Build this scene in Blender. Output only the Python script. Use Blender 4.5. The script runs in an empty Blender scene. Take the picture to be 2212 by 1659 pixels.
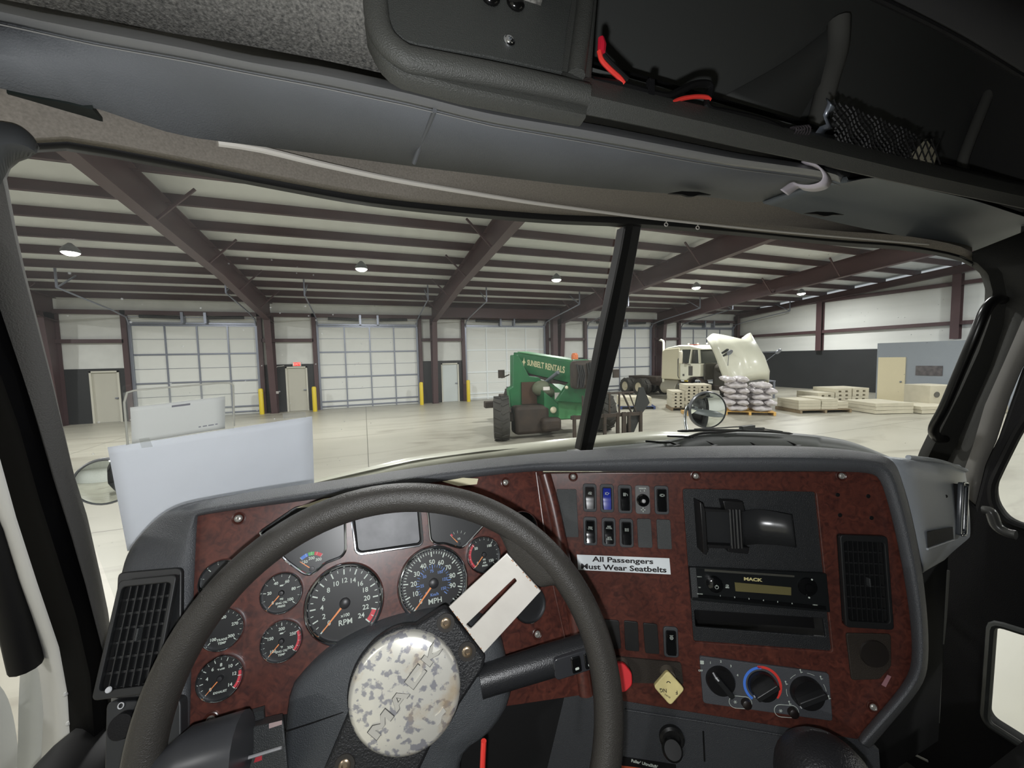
import bpy, bmesh, math, random
from mathutils import Vector as V, Matrix as M
R_ = math.radians
random.seed(5)
ORD = ['lowest', 'second', 'third', 'fourth', 'fifth', 'sixth', 'seventh', 'eighth', 'ninth', 'tenth', 'eleventh', 'twelfth', 'thirteenth', 'fourteenth', 'fifteenth', 'sixteenth']
sc = bpy.context.scene
COL = sc.collection
# ---------------------------------------------------------------- camera
W_, H_, FPX = 2212., 1659., 842.
YAW, PITCH, ROLL, EYE = R_(20.72), R_(3.78), R_(-1.28), 2.352
fw = V((math.sin(YAW)*math.cos(PITCH), math.cos(YAW)*math.cos(PITCH), -math.sin(PITCH)))
_r0 = V((math.cos(YAW), -math.sin(YAW), 0)); _u0 = _r0.cross(fw)
rt = _r0*math.cos(ROLL) + _u0*math.sin(ROLL)
up = -_r0*math.sin(ROLL) + _u0*math.cos(ROLL)
C0 = V((0, 0, EYE))
cam = bpy.data.cameras.new('camera'); camo = bpy.data.objects.new('camera', cam); COL.objects.link(camo)
cam.sensor_width = 36; cam.lens = 36*FPX/W_; cam.clip_start = .01; cam.clip_end = 200
camo.matrix_world = M(((rt.x, up.x, -fw.x, 0), (rt.y, up.y, -fw.y, 0), (rt.z, up.z, -fw.z, EYE), (0, 0, 0, 1)))
sc.camera = camo
# ---------------------------------------------------------------- world, exposure
w = bpy.data.worlds.new('world'); sc.world = w; w.use_nodes = True
w.node_tree.nodes['Background'].inputs[0].default_value = (.9, .95, 1, 1)
w.node_tree.nodes['Background'].inputs[1].default_value = .5
sc.view_settings.view_transform = 'Standard'; sc.view_settings.look = 'None'
sc.view_settings.exposure = 0.0; sc.view_settings.gamma = 1
try: sc.view_settings.use_curve_mapping = False
except Exception: pass
LAMP_W = 325.          # each high-bay lamp
FLASH_W = 10.5         # the phone's own light, beside its lens
fl = bpy.data.lights.new('phone_light', 'POINT'); fl.energy = FLASH_W; fl.shadow_soft_size = .006; fl.color = (.97, .985, 1)
flo = bpy.data.objects.new('phone_light', fl); COL.objects.link(flo)
flo.location = C0 + fw*.012 - up*.032 - rt*.010
# ---------------------------------------------------------------- pixel rays -> real points
def ray(px, py): return fw + rt*((px-W_/2)/FPX) - up*((py-H_/2)/FPX)
def D(px, py, d): return C0 + ray(px, py)*d
def onX(px, py, x): d = ray(px, py); return C0 + d*(x/d.x)
def onY(px, py, y): d = ray(px, py); return C0 + d*(y/d.y)
def onZ(px, py, z=0.): d = ray(px, py); return C0 + d*((z-EYE)/d.z)
def WSY(x, z): return .95 - .35*(x-.58)**2 - .35*(z-2.16)
def WS(px, py, off=0.):
    d = ray(px, py); t = .3
    lo, hi = .1, 3.
    for _ in range(50):
        t = (lo+hi)/2; p = C0+d*t
        if p.y < WSY(p.x, p.z)-off: lo = t
        else: hi = t
    return C0+d*t
def frame(o, x, y):
    x = x.normalized(); z = x.cross(y).normalized(); y = z.cross(x)
    return M(((x.x, y.x, z.x, o.x), (x.y, y.y, z.y, o.y), (x.z, y.z, z.z, o.z), (0, 0, 0, 1)))
def loc(F, px, py, dz=0.):
    """local (x, y) where the pixel's ray meets the plane z = dz of frame F"""
    o = F.translation; z = F.col[2].to_3d(); d = ray(px, py)
    t = ((o + z*dz) - C0).dot(z)/d.dot(z)
    q = F.inverted() @ (C0+d*t)
    return (q.x, q.y)
def locs(F, pts, dz=0.): return [loc(F, x, y, dz) for x, y in pts]
def T(x, y, z=0., rz=0.): return M.Translation((x, y, z)) @ M.Rotation(rz, 4, 'Z')
# ---------------------------------------------------------------- materials
def lin(c): return tuple(((v/255.)/12.92 if v <= 10 else ((v/255.+.055)/1.055)**2.4) for v in c)
MT = {}
def mat(name, c, rough=.6, metal=0., c2=None, sc1=8., fac=.5, bump=0., bsc=200., emit=0., spec=.5, det=4., stretch=None, thr=None, coat=0.):
    if name in MT: return MT[name]
    m = bpy.data.materials.new(name); m.use_nodes = True; nt = m.node_tree; b = nt.nodes['Principled BSDF']
    b.inputs['Base Color'].default_value = (*lin(c), 1); b.inputs['Roughness'].default_value = rough
    b.inputs['Metallic'].default_value = metal; b.inputs['Specular IOR Level'].default_value = spec
    if coat: b.inputs['Coat Weight'].default_value = coat; b.inputs['Coat Roughness'].default_value = .12
    tc = nt.nodes.new('ShaderNodeTexCoord'); src = tc.outputs['Object']
    if stretch:
        mp = nt.nodes.new('ShaderNodeMapping'); mp.inputs['Scale'].default_value = stretch
        nt.links.new(src, mp.inputs[0]); src = mp.outputs[0]
    if c2:
        n = nt.nodes.new('ShaderNodeTexNoise'); n.inputs['Scale'].default_value = sc1; n.inputs['Detail'].default_value = det
        nt.links.new(src, n.inputs[0])
        r = nt.nodes.new('ShaderNodeValToRGB')
        a, z = thr or (.5-fac*.4, .5+fac*.4)
        r.color_ramp.elements[0].position = a; r.color_ramp.elements[1].position = z
        r.color_ramp.elements[0].color = (*lin(c), 1); r.color_ramp.elements[1].color = (*lin(c2), 1)
        nt.links.new(n.outputs[0], r.inputs[0]); nt.links.new(r.outputs[0], b.inputs['Base Color'])
    if bump:
        n2 = nt.nodes.new('ShaderNodeTexNoise'); n2.inputs['Scale'].default_value = bsc
        nt.links.new(tc.outputs['Object'], n2.inputs[0])
        bp = nt.nodes.new('ShaderNodeBump'); bp.inputs['Strength'].default_value = bump; bp.inputs['Distance'].default_value = .002
        nt.links.new(n2.outputs[0], bp.inputs['Height']); nt.links.new(bp.outputs[0], b.inputs['Normal'])
    if emit:
        b.inputs['Emission Color'].default_value = (*lin(c), 1); b.inputs['Emission Strength'].default_value = emit
    MT[name] = m; return m
def glassmat(name, tint=(1, 1, 1), gloss=.04, dust=.03, dsc=3., rough=.02, droplets=False):
    m = bpy.data.materials.new(name); m.use_nodes = True; nt = m.node_tree; nt.nodes.clear()
    o = nt.nodes.new('ShaderNodeOutputMaterial'); t = nt.nodes.new('ShaderNodeBsdfTransparent'); t.inputs[0].default_value = (*tint, 1)
    g = nt.nodes.new('ShaderNodeBsdfGlossy'); g.inputs['Roughness'].default_value = rough
    d = nt.nodes.new('ShaderNodeBsdfDiffuse'); d.inputs[0].default_value = (.75, .77, .75, 1)
    m1 = nt.nodes.new('ShaderNodeMixShader'); m1.inputs[0].default_value = gloss
    m2 = nt.nodes.new('ShaderNodeMixShader')
    nt.links.new(t.outputs[0], m1.inputs[1]); nt.links.new(g.outputs[0], m1.inputs[2])
    nt.links.new(m1.outputs[0], m2.inputs[1]); nt.links.new(d.outputs[0], m2.inputs[2]); nt.links.new(m2.outputs[0], o.inputs[0])
    tc = nt.nodes.new('ShaderNodeTexCoord'); n = nt.nodes.new('ShaderNodeTexNoise'); n.inputs['Scale'].default_value = dsc; n.inputs['Detail'].default_value = 8
    nt.links.new(tc.outputs['Object'], n.inputs[0])
    r = nt.nodes.new('ShaderNodeMapRange'); r.inputs[1].default_value = .4; r.inputs[2].default_value = .75; r.inputs[3].default_value = dust*.25; r.inputs[4].default_value = dust*1.6
    nt.links.new(n.outputs[0], r.inputs[0]); last = r.outputs[0]
    if droplets:
        v = nt.nodes.new('ShaderNodeTexVoronoi'); v.inputs['Scale'].default_value = 55
        nt.links.new(tc.outputs['Object'], v.inputs[0])
        r2 = nt.nodes.new('ShaderNodeMapRange'); r2.inputs[1].default_value = .09; r2.inputs[2].default_value = .05; r2.inputs[3].default_value = 0; r2.inputs[4].default_value = .45
        nt.links.new(v.outputs['Distance'], r2.inputs[0])
        n3 = nt.nodes.new('ShaderNodeTexNoise'); n3.inputs['Scale'].default_value = 2.2; nt.links.new(tc.outputs['Object'], n3.inputs[0])
        r3 = nt.nodes.new('ShaderNodeMapRange'); r3.inputs[1].default_value = .56; r3.inputs[2].default_value = .66; nt.links.new(n3.outputs[0], r3.inputs[0])
        mu = nt.nodes.new('ShaderNodeMath'); mu.operation = 'MULTIPLY'; nt.links.new(r2.outputs[0], mu.inputs[0]); nt.links.new(r3.outputs[0], mu.inputs[1])
        ad = nt.nodes.new('ShaderNodeMath'); ad.operation = 'ADD'; nt.links.new(last, ad.inputs[0]); nt.links.new(mu.outputs[0], ad.inputs[1]); last = ad.outputs[0]
    nt.links.new(last, m2.inputs[0]); MT[name] = m; return m
def papermat(name, c, tr=.45):
    m = bpy.data.materials.new(name); m.use_nodes = True; nt = m.node_tree; nt.nodes.clear()
    o = nt.nodes.new('ShaderNodeOutputMaterial'); d = nt.nodes.new('ShaderNodeBsdfDiffuse'); t = nt.nodes.new('ShaderNodeBsdfTranslucent'); x = nt.nodes.new('ShaderNodeMixShader')
    n = nt.nodes.new('ShaderNodeTexNoise'); n.inputs['Scale'].default_value = 25; r = nt.nodes.new('ShaderNodeValToRGB')
    r.color_ramp.elements[0].color = (*lin(tuple(v-5 for v in c)), 1); r.color_ramp.elements[1].color = (*lin(c), 1)
    tc = nt.nodes.new('ShaderNodeTexCoord'); nt.links.new(tc.outputs['Object'], n.inputs[0]); nt.links.new(n.outputs[0], r.inputs[0])
    for q in (d, t): nt.links.new(r.outputs[0], q.inputs[0])
    x.inputs[0].default_value = tr; nt.links.new(d.outputs[0], x.inputs[1]); nt.links.new(t.outputs[0], x.inputs[2]); nt.links.new(x.outputs[0], o.inputs[0])
    MT[name] = m; return m
def litmat(name, c, s):
    m = bpy.data.materials.new(name); m.use_nodes = True; nt = m.node_tree; nt.nodes.clear()
    o = nt.nodes.new('ShaderNodeOutputMaterial'); e = nt.nodes.new('ShaderNodeEmission'); e.inputs[0].default_value = (*lin(c), 1); e.inputs[1].default_value = s
    nt.links.new(e.outputs[0], o.inputs[0]); MT[name] = m; return m
# ---------------------------------------------------------------- object helpers
WM = {}
def link(o, mw, parent=None):
    COL.objects.link(o)
    if parent is not None:
        o.parent = parent; o.matrix_parent_inverse = WM[parent.name].inverted()
    o.matrix_basis = mw; WM[o.name] = mw.copy(); return o
def thing(name, label, cat, at=(0, 0, 0), group=None, mw=None):
    o = bpy.data.objects.new(name, None); o.empty_display_size = .05
    link(o, mw if mw is not None else M.Translation(at)); return tag(o, label, cat, group)
def tag(o, label, cat, group=None, kind=None):
    if label: o['label'] = label
    if cat: o['category'] = cat
    if group: o['group'] = group
    if kind: o['kind'] = kind
    return o
def struct(o): o['kind'] = 'structure'; return o
class MB:
    def __init__(s): s.v = []; s.f = []; s.sm = []
    def add(s, vs, fs, sm=False):
        k = len(s.v); s.v += [tuple(p) for p in vs]; s.f += [tuple(i+k for i in f) for f in fs]; s.sm += [sm]*len(fs); return s
    def box(s, x0, x1, y0, y1, z0, z1, mx=None):
        vs = [V((x, y, z)) for z in (z0, z1) for y in (y0, y1) for x in (x0, x1)]
        if mx is not None: vs = [mx @ p for p in vs]
        return s.add(vs, [(0, 2, 3, 1), (4, 5, 7, 6), (0, 1, 5, 4), (2, 6, 7, 3), (0, 4, 6, 2), (1, 3, 7, 5)])
    def hexa(s, a, b):
        """8 points: ring a (4) and ring b (4)"""
        return s.add(list(a)+list(b), [(0, 1, 2, 3), (7, 6, 5, 4), (0, 4, 5, 1), (1, 5, 6, 2), (2, 6, 7, 3), (3, 7, 4, 0)])
    def bar(s, a, b, w, h, upv=V((0, 0, 1))):
        a = V(a); b = V(b); d = (b-a).normalized(); x = d.cross(upv)
        if x.length < 1e-5: x = d.cross(V((1, 0, 0)))
        x.normalize(); y = x.cross(d)
        r = lambda p: [p-x*w/2-y*h/2, p+x*w/2-y*h/2, p+x*w/2+y*h/2, p-x*w/2+y*h/2]
        return s.hexa(r(a), r(b))
    def lathe(s, prof, n=32, mx=None, cap=True, a0=0., a1=2*math.pi):
        """prof: (r, z)"""
        full = abs(a1-a0-2*math.pi) < 1e-6; m = n if full else n+1
        vs = []
        for r, z in prof:
            for i in range(m):
                a = a0+(a1-a0)*i/n; vs.append(V((r*math.cos(a), r*math.sin(a), z)))
        if mx is not None: vs = [mx @ p for p in vs]
        fs = []
        for j in range(len(prof)-1):
            for i in range(n):
                i2 = (i+1) % m; fs.append((j*m+i, j*m+i2, (j+1)*m+i2, (j+1)*m+i))
        s.add(vs, fs, True)
        if cap and full:
            k = len(s.v)-len(vs)
            if prof[0][0] > 1e-6: s.f.append(tuple(k+i for i in reversed(range(m)))); s.sm.append(False)
            if prof[-1][0] > 1e-6: s.f.append(tuple(k+(len(prof)-1)*m+i for i in range(m))); s.sm.append(False)
        return s
    def tube(s, pts, r, n=10, closed=False, flat=1.):
        pts = [V(p) for p in pts]; N = len(pts); rr = r if isinstance(r, (list, tuple)) else [r]*N
        prev = None; vs = []
        for i, p in enumerate(pts):
            if closed: d = pts[(i+1) % N]-pts[i-1]
            else: d = pts[min(i+1, N-1)]-pts[max(i-1, 0)]
            d.normalize()
            if prev is None:
                x = d.cross(V((0, 0, 1)))
                if x.length < .01: x = d.cross(V((1, 0, 0)))
            else: x = prev - d*prev.dot(d)
            x.normalize(); prev = x; y = d.cross(x)
            for k in range(n):
                a = 2*math.pi*k/n; vs.append(p+x*(rr[i]*math.cos(a))+y*(rr[i]*math.sin(a)*flat))
        fs = []
        for i in range(N if closed else N-1):
            for k in range(n):
                a, b = i*n, ((i+1) % N)*n; fs.append((a+k, a+(k+1) % n, b+(k+1) % n, b+k))
        s.add(vs, fs, True)
        if not closed:
            q = len(s.v)-len(vs)
            s.f.append(tuple(q+i for i in reversed(range(n)))); s.sm.append(False)
            s.f.append(tuple(q+(N-1)*n+i for i in range(n))); s.sm.append(False)
        return s
    def grid(s, rows, sm=True, closed=False):
        n = len(rows[0]); vs = [p for r in rows for p in r]; fs = []
        for j in range(len(rows)-1):
            for i in range(n-1 if not closed else n):
                i2 = (i+1) % n; fs.append((j*n+i, j*n+i2, (j+1)*n+i2, (j+1)*n+i))
        return s.add(vs, fs, sm)
    def prism(s, pts, z0, z1, mx=None):
        n = len(pts); vs = [V((x, y, z0)) for x, y in pts]+[V((x, y, z1)) for x, y in pts]
        if mx is not None: vs = [mx @ p for p in vs]
        return s.add(vs, [tuple(reversed(range(n))), tuple(range(n, 2*n))]+[(i, (i+1) % n, n+(i+1) % n, n+i) for i in range(n)])
    def rbox(s, w, h, r, z0, z1, mx=None, n=4):
        return s.prism(rrect(w, h, r, n), z0, z1, mx)
    def ball(s, c, rx, ry=None, rz=None, n=16, mx=None):
        ry = ry or rx; rz = rz or rx; rows = []
        for j in range(n//2+1):
            t = math.pi*j/(n//2)
            rows.append([V((c[0]+rx*math.sin(t)*math.cos(2*math.pi*i/n), c[1]+ry*math.sin(t)*math.sin(2*math.pi*i/n), c[2]-rz*math.cos(t))) for i in range(n)])
        if mx is not None: rows = [[mx @ p for p in r] for r in rows]
        return s.grid(rows, True, True)
    def mesh(s, name):
        me = bpy.data.meshes.new(name); me.from_pydata(s.v, [], s.f); me.validate(); me.update()
        return me
def obj(name, mb, m, parent=None, mw=None, bev=0., solid=0., label=None, ang=40, seg=2, subs=0, off=-1):
    mw = mw if mw is not None else M.Identity(4)
    if isinstance(mb, MB):
        me = mb.mesh(name)
        bm = bmesh.new(); bm.from_mesh(me); bmesh.ops.remove_doubles(bm, verts=bm.verts, dist=1e-6)
        if not solid: bmesh.ops.recalc_face_normals(bm, faces=bm.faces)
        bm.to_mesh(me); bm.free()
    else: me = mb
    me.materials.clear(); me.materials.append(m)
    me.polygons.foreach_set('use_smooth', [True]*len(me.polygons))
    try: me.set_sharp_from_angle(angle=R_(ang))
    except Exception: pass
    o = bpy.data.objects.new(name, me); link(o, mw, parent)
    if solid:
        md = o.modifiers.new('solid', 'SOLIDIFY'); md.thickness = solid; md.offset = off
    if subs:
        md = o.modifiers.new('sub', 'SUBSURF'); md.levels = subs; md.render_levels = subs
    if bev:
        md = o.modifiers.new('bevel', 'BEVEL'); md.width = bev; md.segments = seg; md.limit_method = 'ANGLE'; md.angle_limit = R_(35)
    if label: o['label'] = label
    return o
def rrect(w, h, r, n=4):
    r = min(r, w/2-1e-6, h/2-1e-6); p = []
    for cx, cy, a in ((w/2-r, h/2-r, 0), (-w/2+r, h/2-r, 90), (-w/2+r, -h/2+r, 180), (w/2-r, -h/2+r, 270)):
        for i in range(n+1):
            t = R_(a+90*i/n); p.append((cx+r*math.cos(t), cy+r*math.sin(t)))
    return p
def circ(r, n=24, cx=0, cy=0): return [(cx+r*math.cos(2*math.pi*i/n), cy+r*math.sin(2*math.pi*i/n)) for i in range(n)]
def smooth2(pts, r=.25, n=3):
    """cut the corners of a 2-D polygon"""
    out = []; N = len(pts)
    for i in range(N):
        a, b, c = V(pts[i-1]), V(pts[i]), V(pts[(i+1) % N])
        l = min((a-b).length, (c-b).length)*.5
        q = min(r, l); p0 = b+(a-b).normalized()*q; p1 = b+(c-b).normalized()*q
        for k in range(n+1):
            t = k/n; out.append(tuple((p0*(1-t)**2+b*2*t*(1-t)+p1*t*t)))
    return out
def plate(name, outer, holes, thick, m, parent, mw, bev=0., label=None):
    """planar plate with holes, its front face at local z = 0"""
    cu = bpy.data.curves.new(name, 'CURVE'); cu.dimensions = '2D'; cu.fill_mode = 'BOTH'
    cu.extrude = max(thick/2-bev, 1e-5); cu.bevel_depth = bev; cu.bevel_resolution = 1; cu.offset = -bev
    for pl in [outer]+list(holes):
        sp = cu.splines.new('POLY'); sp.points.add(len(pl)-1); sp.use_cyclic_u = True
        for i, p in enumerate(pl): sp.points[i].co = (p[0], p[1], 0, 1)
    o = bpy.data.objects.new('tmp', cu); me = bpy.data.meshes.new_from_object(o); bpy.data.objects.remove(o); bpy.data.curves.remove(cu)
    me.transform(M.Translation((0, 0, -thick/2))); me.name = name
    return obj(name, me, m, parent, mw, label=label)
def textmesh(s, size, depth=.0002, bold=0., sx=1., align='CENTER', shear=0., ls=1.):
    cu = bpy.data.curves.new('t', 'FONT'); cu.body = s; cu.size = size; cu.extrude = depth; cu.align_x = align; cu.align_y = 'CENTER'
    cu.offset = bold; cu.shear = shear; cu.resolution_u = 3; cu.space_line = ls
    o = bpy.data.objects.new('tmp', cu); me = bpy.data.meshes.new_from_object(o); bpy.data.objects.remove(o); bpy.data.curves.remove(cu)
    if sx != 1: me.transform(M.Scale(sx, 4, (1, 0, 0)))
    return me
def addmesh(mb, me, mx):
    mb.add([mx @ v.co for v in me.vertices], [tuple(p.vertices) for p in me.polygons]); bpy.data.meshes.remove(me); return mb
def text(name, s, size, m, parent, mw, **k):
    return obj(name, textmesh(s, size, **k), m, parent, mw)
def resample(pts, n):
    pts = [V(p) for p in pts]; L = [0]
    for a, b in zip(pts, pts[1:]): L.append(L[-1]+(b-a).length)
    out = []; j = 0
    for i in range(n):
        t = L[-1]*i/(n-1)
        while j < len(L)-2 and L[j+1] < t: j += 1
        k = (t-L[j])/max(L[j+1]-L[j], 1e-9); out.append(pts[j].lerp(pts[j+1], min(max(k, 0), 1)))
    return out
def cat_(pts, n):
    """Catmull-Rom through 3-D points, n samples"""
    P = [V(p) for p in pts]; P = [P[0]*2-P[1]]+P+[P[-1]*2-P[-2]]; out = []
    for i in range(1, len(P)-2):
        for k in range(12):
            t = k/12; a, b, c, d = P[i-1], P[i], P[i+1], P[i+2]
            out.append(.5*((2*b)+(c-a)*t+(2*a-5*b+4*c-d)*t*t+(-a+3*b-3*c+d)*t**3))
    out.append(P[-2]); return resample(out, n)
def loft(rows, n=24, smooth=True):
    f = cat_ if smooth else resample
    return MB().grid([f(r, n) for r in rows])
def copytree(o, mw, kids=True):
    d = mw @ WM[o.name].inverted()
    def rec(a, par):
        c = a.copy(); COL.objects.link(c); nm = d @ WM[a.name]; WM[c.name] = nm
        if par is not None: c.parent = par; c.matrix_parent_inverse = WM[par.name].inverted()
        c.matrix_basis = nm
        if kids:
            for ch in KIDS.get(a.name, []): rec(ch, c)
        return c
    return rec(o, None)
KIDS = {}
_ln = link
def link(o, mw, parent=None):
    _ln(o, mw, parent)
    if parent is not None: KIDS.setdefault(parent.name, []).append(o)
    return o
# ================================================================ WAREHOUSE
YW, XR, X0, BAY = 21.6, 26.43, 3.57, 7.62
XL, YB = X0-4*BAY, -10.
def zroof(y): return 5.22+(YW-y)/12. if y > -2 else 5.22+(YW+2)/12. - (-2-y)/12.
mwhite = mat('white insulation', (228, 230, 226), .55, c2=(206, 208, 204), sc1=.7, fac=1., bump=.3, bsc=3, stretch=(3, .3, 3))
mroof = mat('roof insulation', (224, 227, 226), .6, c2=(206, 209, 208), sc1=.5, fac=1, stretch=(4, .2, 1))
msteel = mat('red oxide steel', (84, 61, 63), .5, c2=(68, 50, 52), sc1=.8, fac=1)
mdoor = mat('door panel', (222, 224, 220), .5)
mtrack = mat('grey track steel', (140, 145, 158), .35, .5)
mblack = mat('black liner panel', (48, 50, 52), .5, c2=(38, 40, 42), sc1=1.2, fac=1)
mfloor = mat('concrete floor', (184, 181, 167), .38, c2=(156, 153, 140), sc1=.45, fac=1.1, det=9, stretch=(.5, 1.4, 1))
# floor with seams and dark wheel scuffs
nt = mfloor.node_tree; bs = nt.nodes['Principled BSDF']; cr = [n for n in nt.nodes if n.type == 'VALTORGB'][0]
tc = [n for n in nt.nodes if n.type == 'TEX_COORD'][0]
n2 = nt.nodes.new('ShaderNodeTexNoise'); n2.inputs['Scale'].default_value = 1.1; n2.inputs['Detail'].default_value = 6; n2.inputs['Distortion'].default_value = 1.5
mp = nt.nodes.new('ShaderNodeMapping'); mp.inputs['Scale'].default_value = (.25, 1.1, 1); mp.inputs['Rotation'].default_value = (0, 0, .3)
nt.links.new(tc.outputs['Object'], mp.inputs[0]); nt.links.new(mp.outputs[0], n2.inputs[0])
r2 = nt.nodes.new('ShaderNodeMapRange'); r2.inputs[1].default_value = .52; r2.inputs[2].default_value = .74; nt.links.new(n2.outputs[0], r2.inputs[0])
mx = nt.nodes.new('ShaderNodeMix'); mx.data_type = 'RGBA'; mx.inputs['B'].default_value = (*lin((138, 133, 120)), 1)
nt.links.new(r2.outputs[0], mx.inputs['Factor']); nt.links.new(cr.outputs[0], mx.inputs['A'])
br = nt.nodes.new('ShaderNodeTexBrick'); br.inputs['Scale'].default_value = 1; br.inputs['Mortar Size'].default_value = .012; br.offset = 0
br.inputs['Brick Width'].default_value = 7.62; br.inputs['Row Height'].default_value = 7.2; br.inputs['Color1'].default_value = br.inputs['Color2'].default_value = (1, 1, 1, 1); br.inputs['Mortar'].default_value = (.35, .35, .33, 1)
nt.links.new(tc.outputs['Object'], br.inputs[0])
m3 = nt.nodes.new('ShaderNodeMix'); m3.data_type = 'RGBA'; m3.blend_type = 'MULTIPLY'; m3.inputs['Factor'].default_value = 1
nt.links.new(mx.outputs['Result'], m3.inputs['A']); nt.links.new(br.outputs[0], m3.inputs['B']); nt.links.new(m3.outputs['Result'], bs.inputs['Base Color'])
struct(obj('floor', MB().box(XL, XR+.2, YB, YW+.2, -.2, 0), mfloor))
# ceiling
c = MB()
zr = .2
for y0, y1 in ((YW+.2, -2), (-2, YB)):
    a, b = zroof(y0)+zr, zroof(y1)+zr
    c.hexa([V((XL, y0, a)), V((XR+.2, y0, a)), V((XR+.2, y0, a+.1)), V((XL, y0, a+.1))], [V((XL, y1, b)), V((XR+.2, y1, b)), V((XR+.2, y1, b+.1)), V((XL, y1, b+.1))])
struct(obj('ceiling', c, mroof))
# walls; the door wall has openings filled by the doors themselves
OH = [(-9.3, -4.65, 4.2), (-2.06, 2.75, 4.2), (5.42, 10.33, 4.2), (13.3, 18.3, 4.2), (20.85, 25.9, 4.2), (-17.6, -12.6, 4.2)]
PD = [(-10.78, -9.8, 2.2), (-3.57, -2.62, 2.18), (3.98, 4.97, 2.16)]
def wallgrid(mb, x0, x1, z0, z1, holes, y0, y1):
    xs = sorted({x0, x1, *[h[0] for h in holes], *[h[1] for h in holes]})
    for a, b in zip(xs, xs[1:]):
        top = z0
        for h in holes:
            if h[0] <= a+1e-6 and h[1] >= b-1e-6: top = max(top, min(h[2], z1))
        if top < z1-1e-6: mb.box(a, b, y0, y1, top, z1)
wb = MB(); wallgrid(wb, XL, XR+.2, 0, zroof(YW)+zr, OH+PD, YW, YW+.15)
struct(obj('wall_back', wb, mwhite))
lb = MB(); wallgrid(lb, XL, XR-.02, 0.001, 2.3, OH+PD, YW-.04, YW-.002)
struct(obj('trim_1', lb, mblack))
wr = MB(); wr.prism([(YW+.2, 0), (YW+.2, zroof(YW)), (-2, zroof(-2)+.15), (YB, zroof(YB)), (YB, 0)], 0, .15, M(((0, 0, 1, XR), (1, 0, 0, 0), (0, 1, 0, 0), (0, 0, 0, 1))))
struct(obj('wall_right', wr, mwhite))
struct(obj('trim_2', MB().box(XR-.04, XR-.002, YB, YW-.05, .001, 2.42), mblack))
struct(obj('wall_left', MB().box(XL-.15, XL, YB, YW+.2, 0, 7.1), mwhite))
struct(obj('wall_front', MB().box(XL, XR+.2, YB-.15, YB, 0, 7.1), mwhite))
# girts on the walls
def girt(x0, x1, y0, y1, z, label, dz=.1):
    o = obj('wall_girt', MB().box(x0, x1, y0, y1, z-dz, z+dz), msteel); tag(o, label, 'steel girt')
girt(XL, XR-.3, YW-.2, YW-.01, 4.66, 'upper dark steel girt running over the overhead doors', .09)
segs = [(XL, -17.8), (-12.4, -9.5), (-4.45, -2.26), (2.95, 5.2), (10.5, 13.1), (18.5, 20.65), (26.1, 26.38)]
for i, (a, b) in enumerate(segs[1:6]):
    girt(a, b, YW-.2, YW-.01, 3.45, ['mid height steel girt left of the leftmost overhead door', 'mid height steel girt over the door with the red exit sign', 'mid height steel girt over the pale blue-grey door', 'mid height steel girt between the telehandler and the divider bar', 'mid height steel girt above the white truck exhaust stack'][i], .08)
girt(XR-.2, XR-.01, YB, YW-.3, 3.55, 'lower steel girt on the right side wall', .09)
girt(XR-.2, XR-.01, YB, YW-.3, 5.4, 'upper steel girt on the right side wall', .09)
# steel columns of the door wall, tapering, each with its rafter
def ibeam(mb, p, q, d0, d1, w=.2, t=.025, vert=V((0, 0, 1)), acr=V((1, 0, 0))):
    """I section whose top flange runs p->q, depths d0, d1 along -vert"""
    h = acr*w/2
    def slab(a0, a1, b0, b1, hw):
        h = acr*hw
        mb.hexa([a0-h, a0+h, a1+h, a1-h], [b0-h, b0+h, b1+h, b1-h])
    slab(p, p-vert*t, q, q-vert*t, w/2); slab(p-vert*t, p-vert*(d0-t), q-vert*t, q-vert*(d1-t), .012)
    slab(p-vert*(d0-t), p-vert*d0, q-vert*(d1-t), q-vert*d1, w/2)
place = ['left of the leftmost overhead door', 'right of the first overhead door, before the exit-sign door', 'between second and third overhead doors', 'behind the green telehandler boom', 'behind the white truck sleeper', 'in the far right corner']
for i in range(6):
    x = X0+(i-2)*BAY; mb = MB()
    if i < 5:
        ibeam(mb, V((x, YW-.06, 0)), V((x, YW-.06, 4.6)), .42, .85, vert=V((0, 1, 0)), w=.26)
        mb.box(x-.18, x+.18, YW-.55, YW-.04, 0, .02)
    else: ibeam(mb, V((x-.35, YW-.1, 0)), V((x-.35, YW-.1, 5.1)), .3, .3, vert=V((0, 1, 0)), w=.26)
    tag(obj('steel_column', mb, msteel), 'tapered dark red steel column '+place[i], 'steel column', 'columns along the door wall')
for i in range(6):
    x = X0+(i-2)*BAY - (.35 if i == 5 else 0); mb = MB()
    y0, y1 = YW-.1, -2
    d = (.95, .68) if i < 5 else (.32, .32)
    ym = YW-7.
    ibeam(mb, V((x, y0, zroof(y0)-.02)), V((x, ym, zroof(ym)-.02)), d[0], d[1], w=.26)
    ibeam(mb, V((x, ym, zroof(ym)-.02)), V((x, y1, zroof(y1)-.02)), d[1], d[1]*1.2, w=.26)
    tag(obj('roof_rafter', mb, msteel), 'dark red steel roof rafter '+['at the far left behind the pillar', 'running up over the left side of the windshield', 'running up left of the windshield divider', 'crossing behind the windshield divider', 'over the white truck', 'along the right side wall'][i], 'roof rafter', 'rafters')
    # flange braces
    if i < 5:
        for k in range(1, 8, 2):
            y = YW-.9-1.45*k
            for s in (-1, 1):
                z = zroof(y)
                o = obj('flange_brace', MB().bar((x+s*.1, y, z-d[1]), (x+s*.8, y, z+.02), .05, .05), msteel)
                tag(o, 'diagonal brace, %s side of rafter %s, %s from door wall' % ('left' if s < 0 else 'right', ['at the far left', 'left of the windshield', 'left of the divider bar', 'behind the divider bar', 'over the white truck'][i], ['nearest', 'second', 'third', 'fourth'][k//2]), 'brace', 'flange braces under the purlins')
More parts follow.
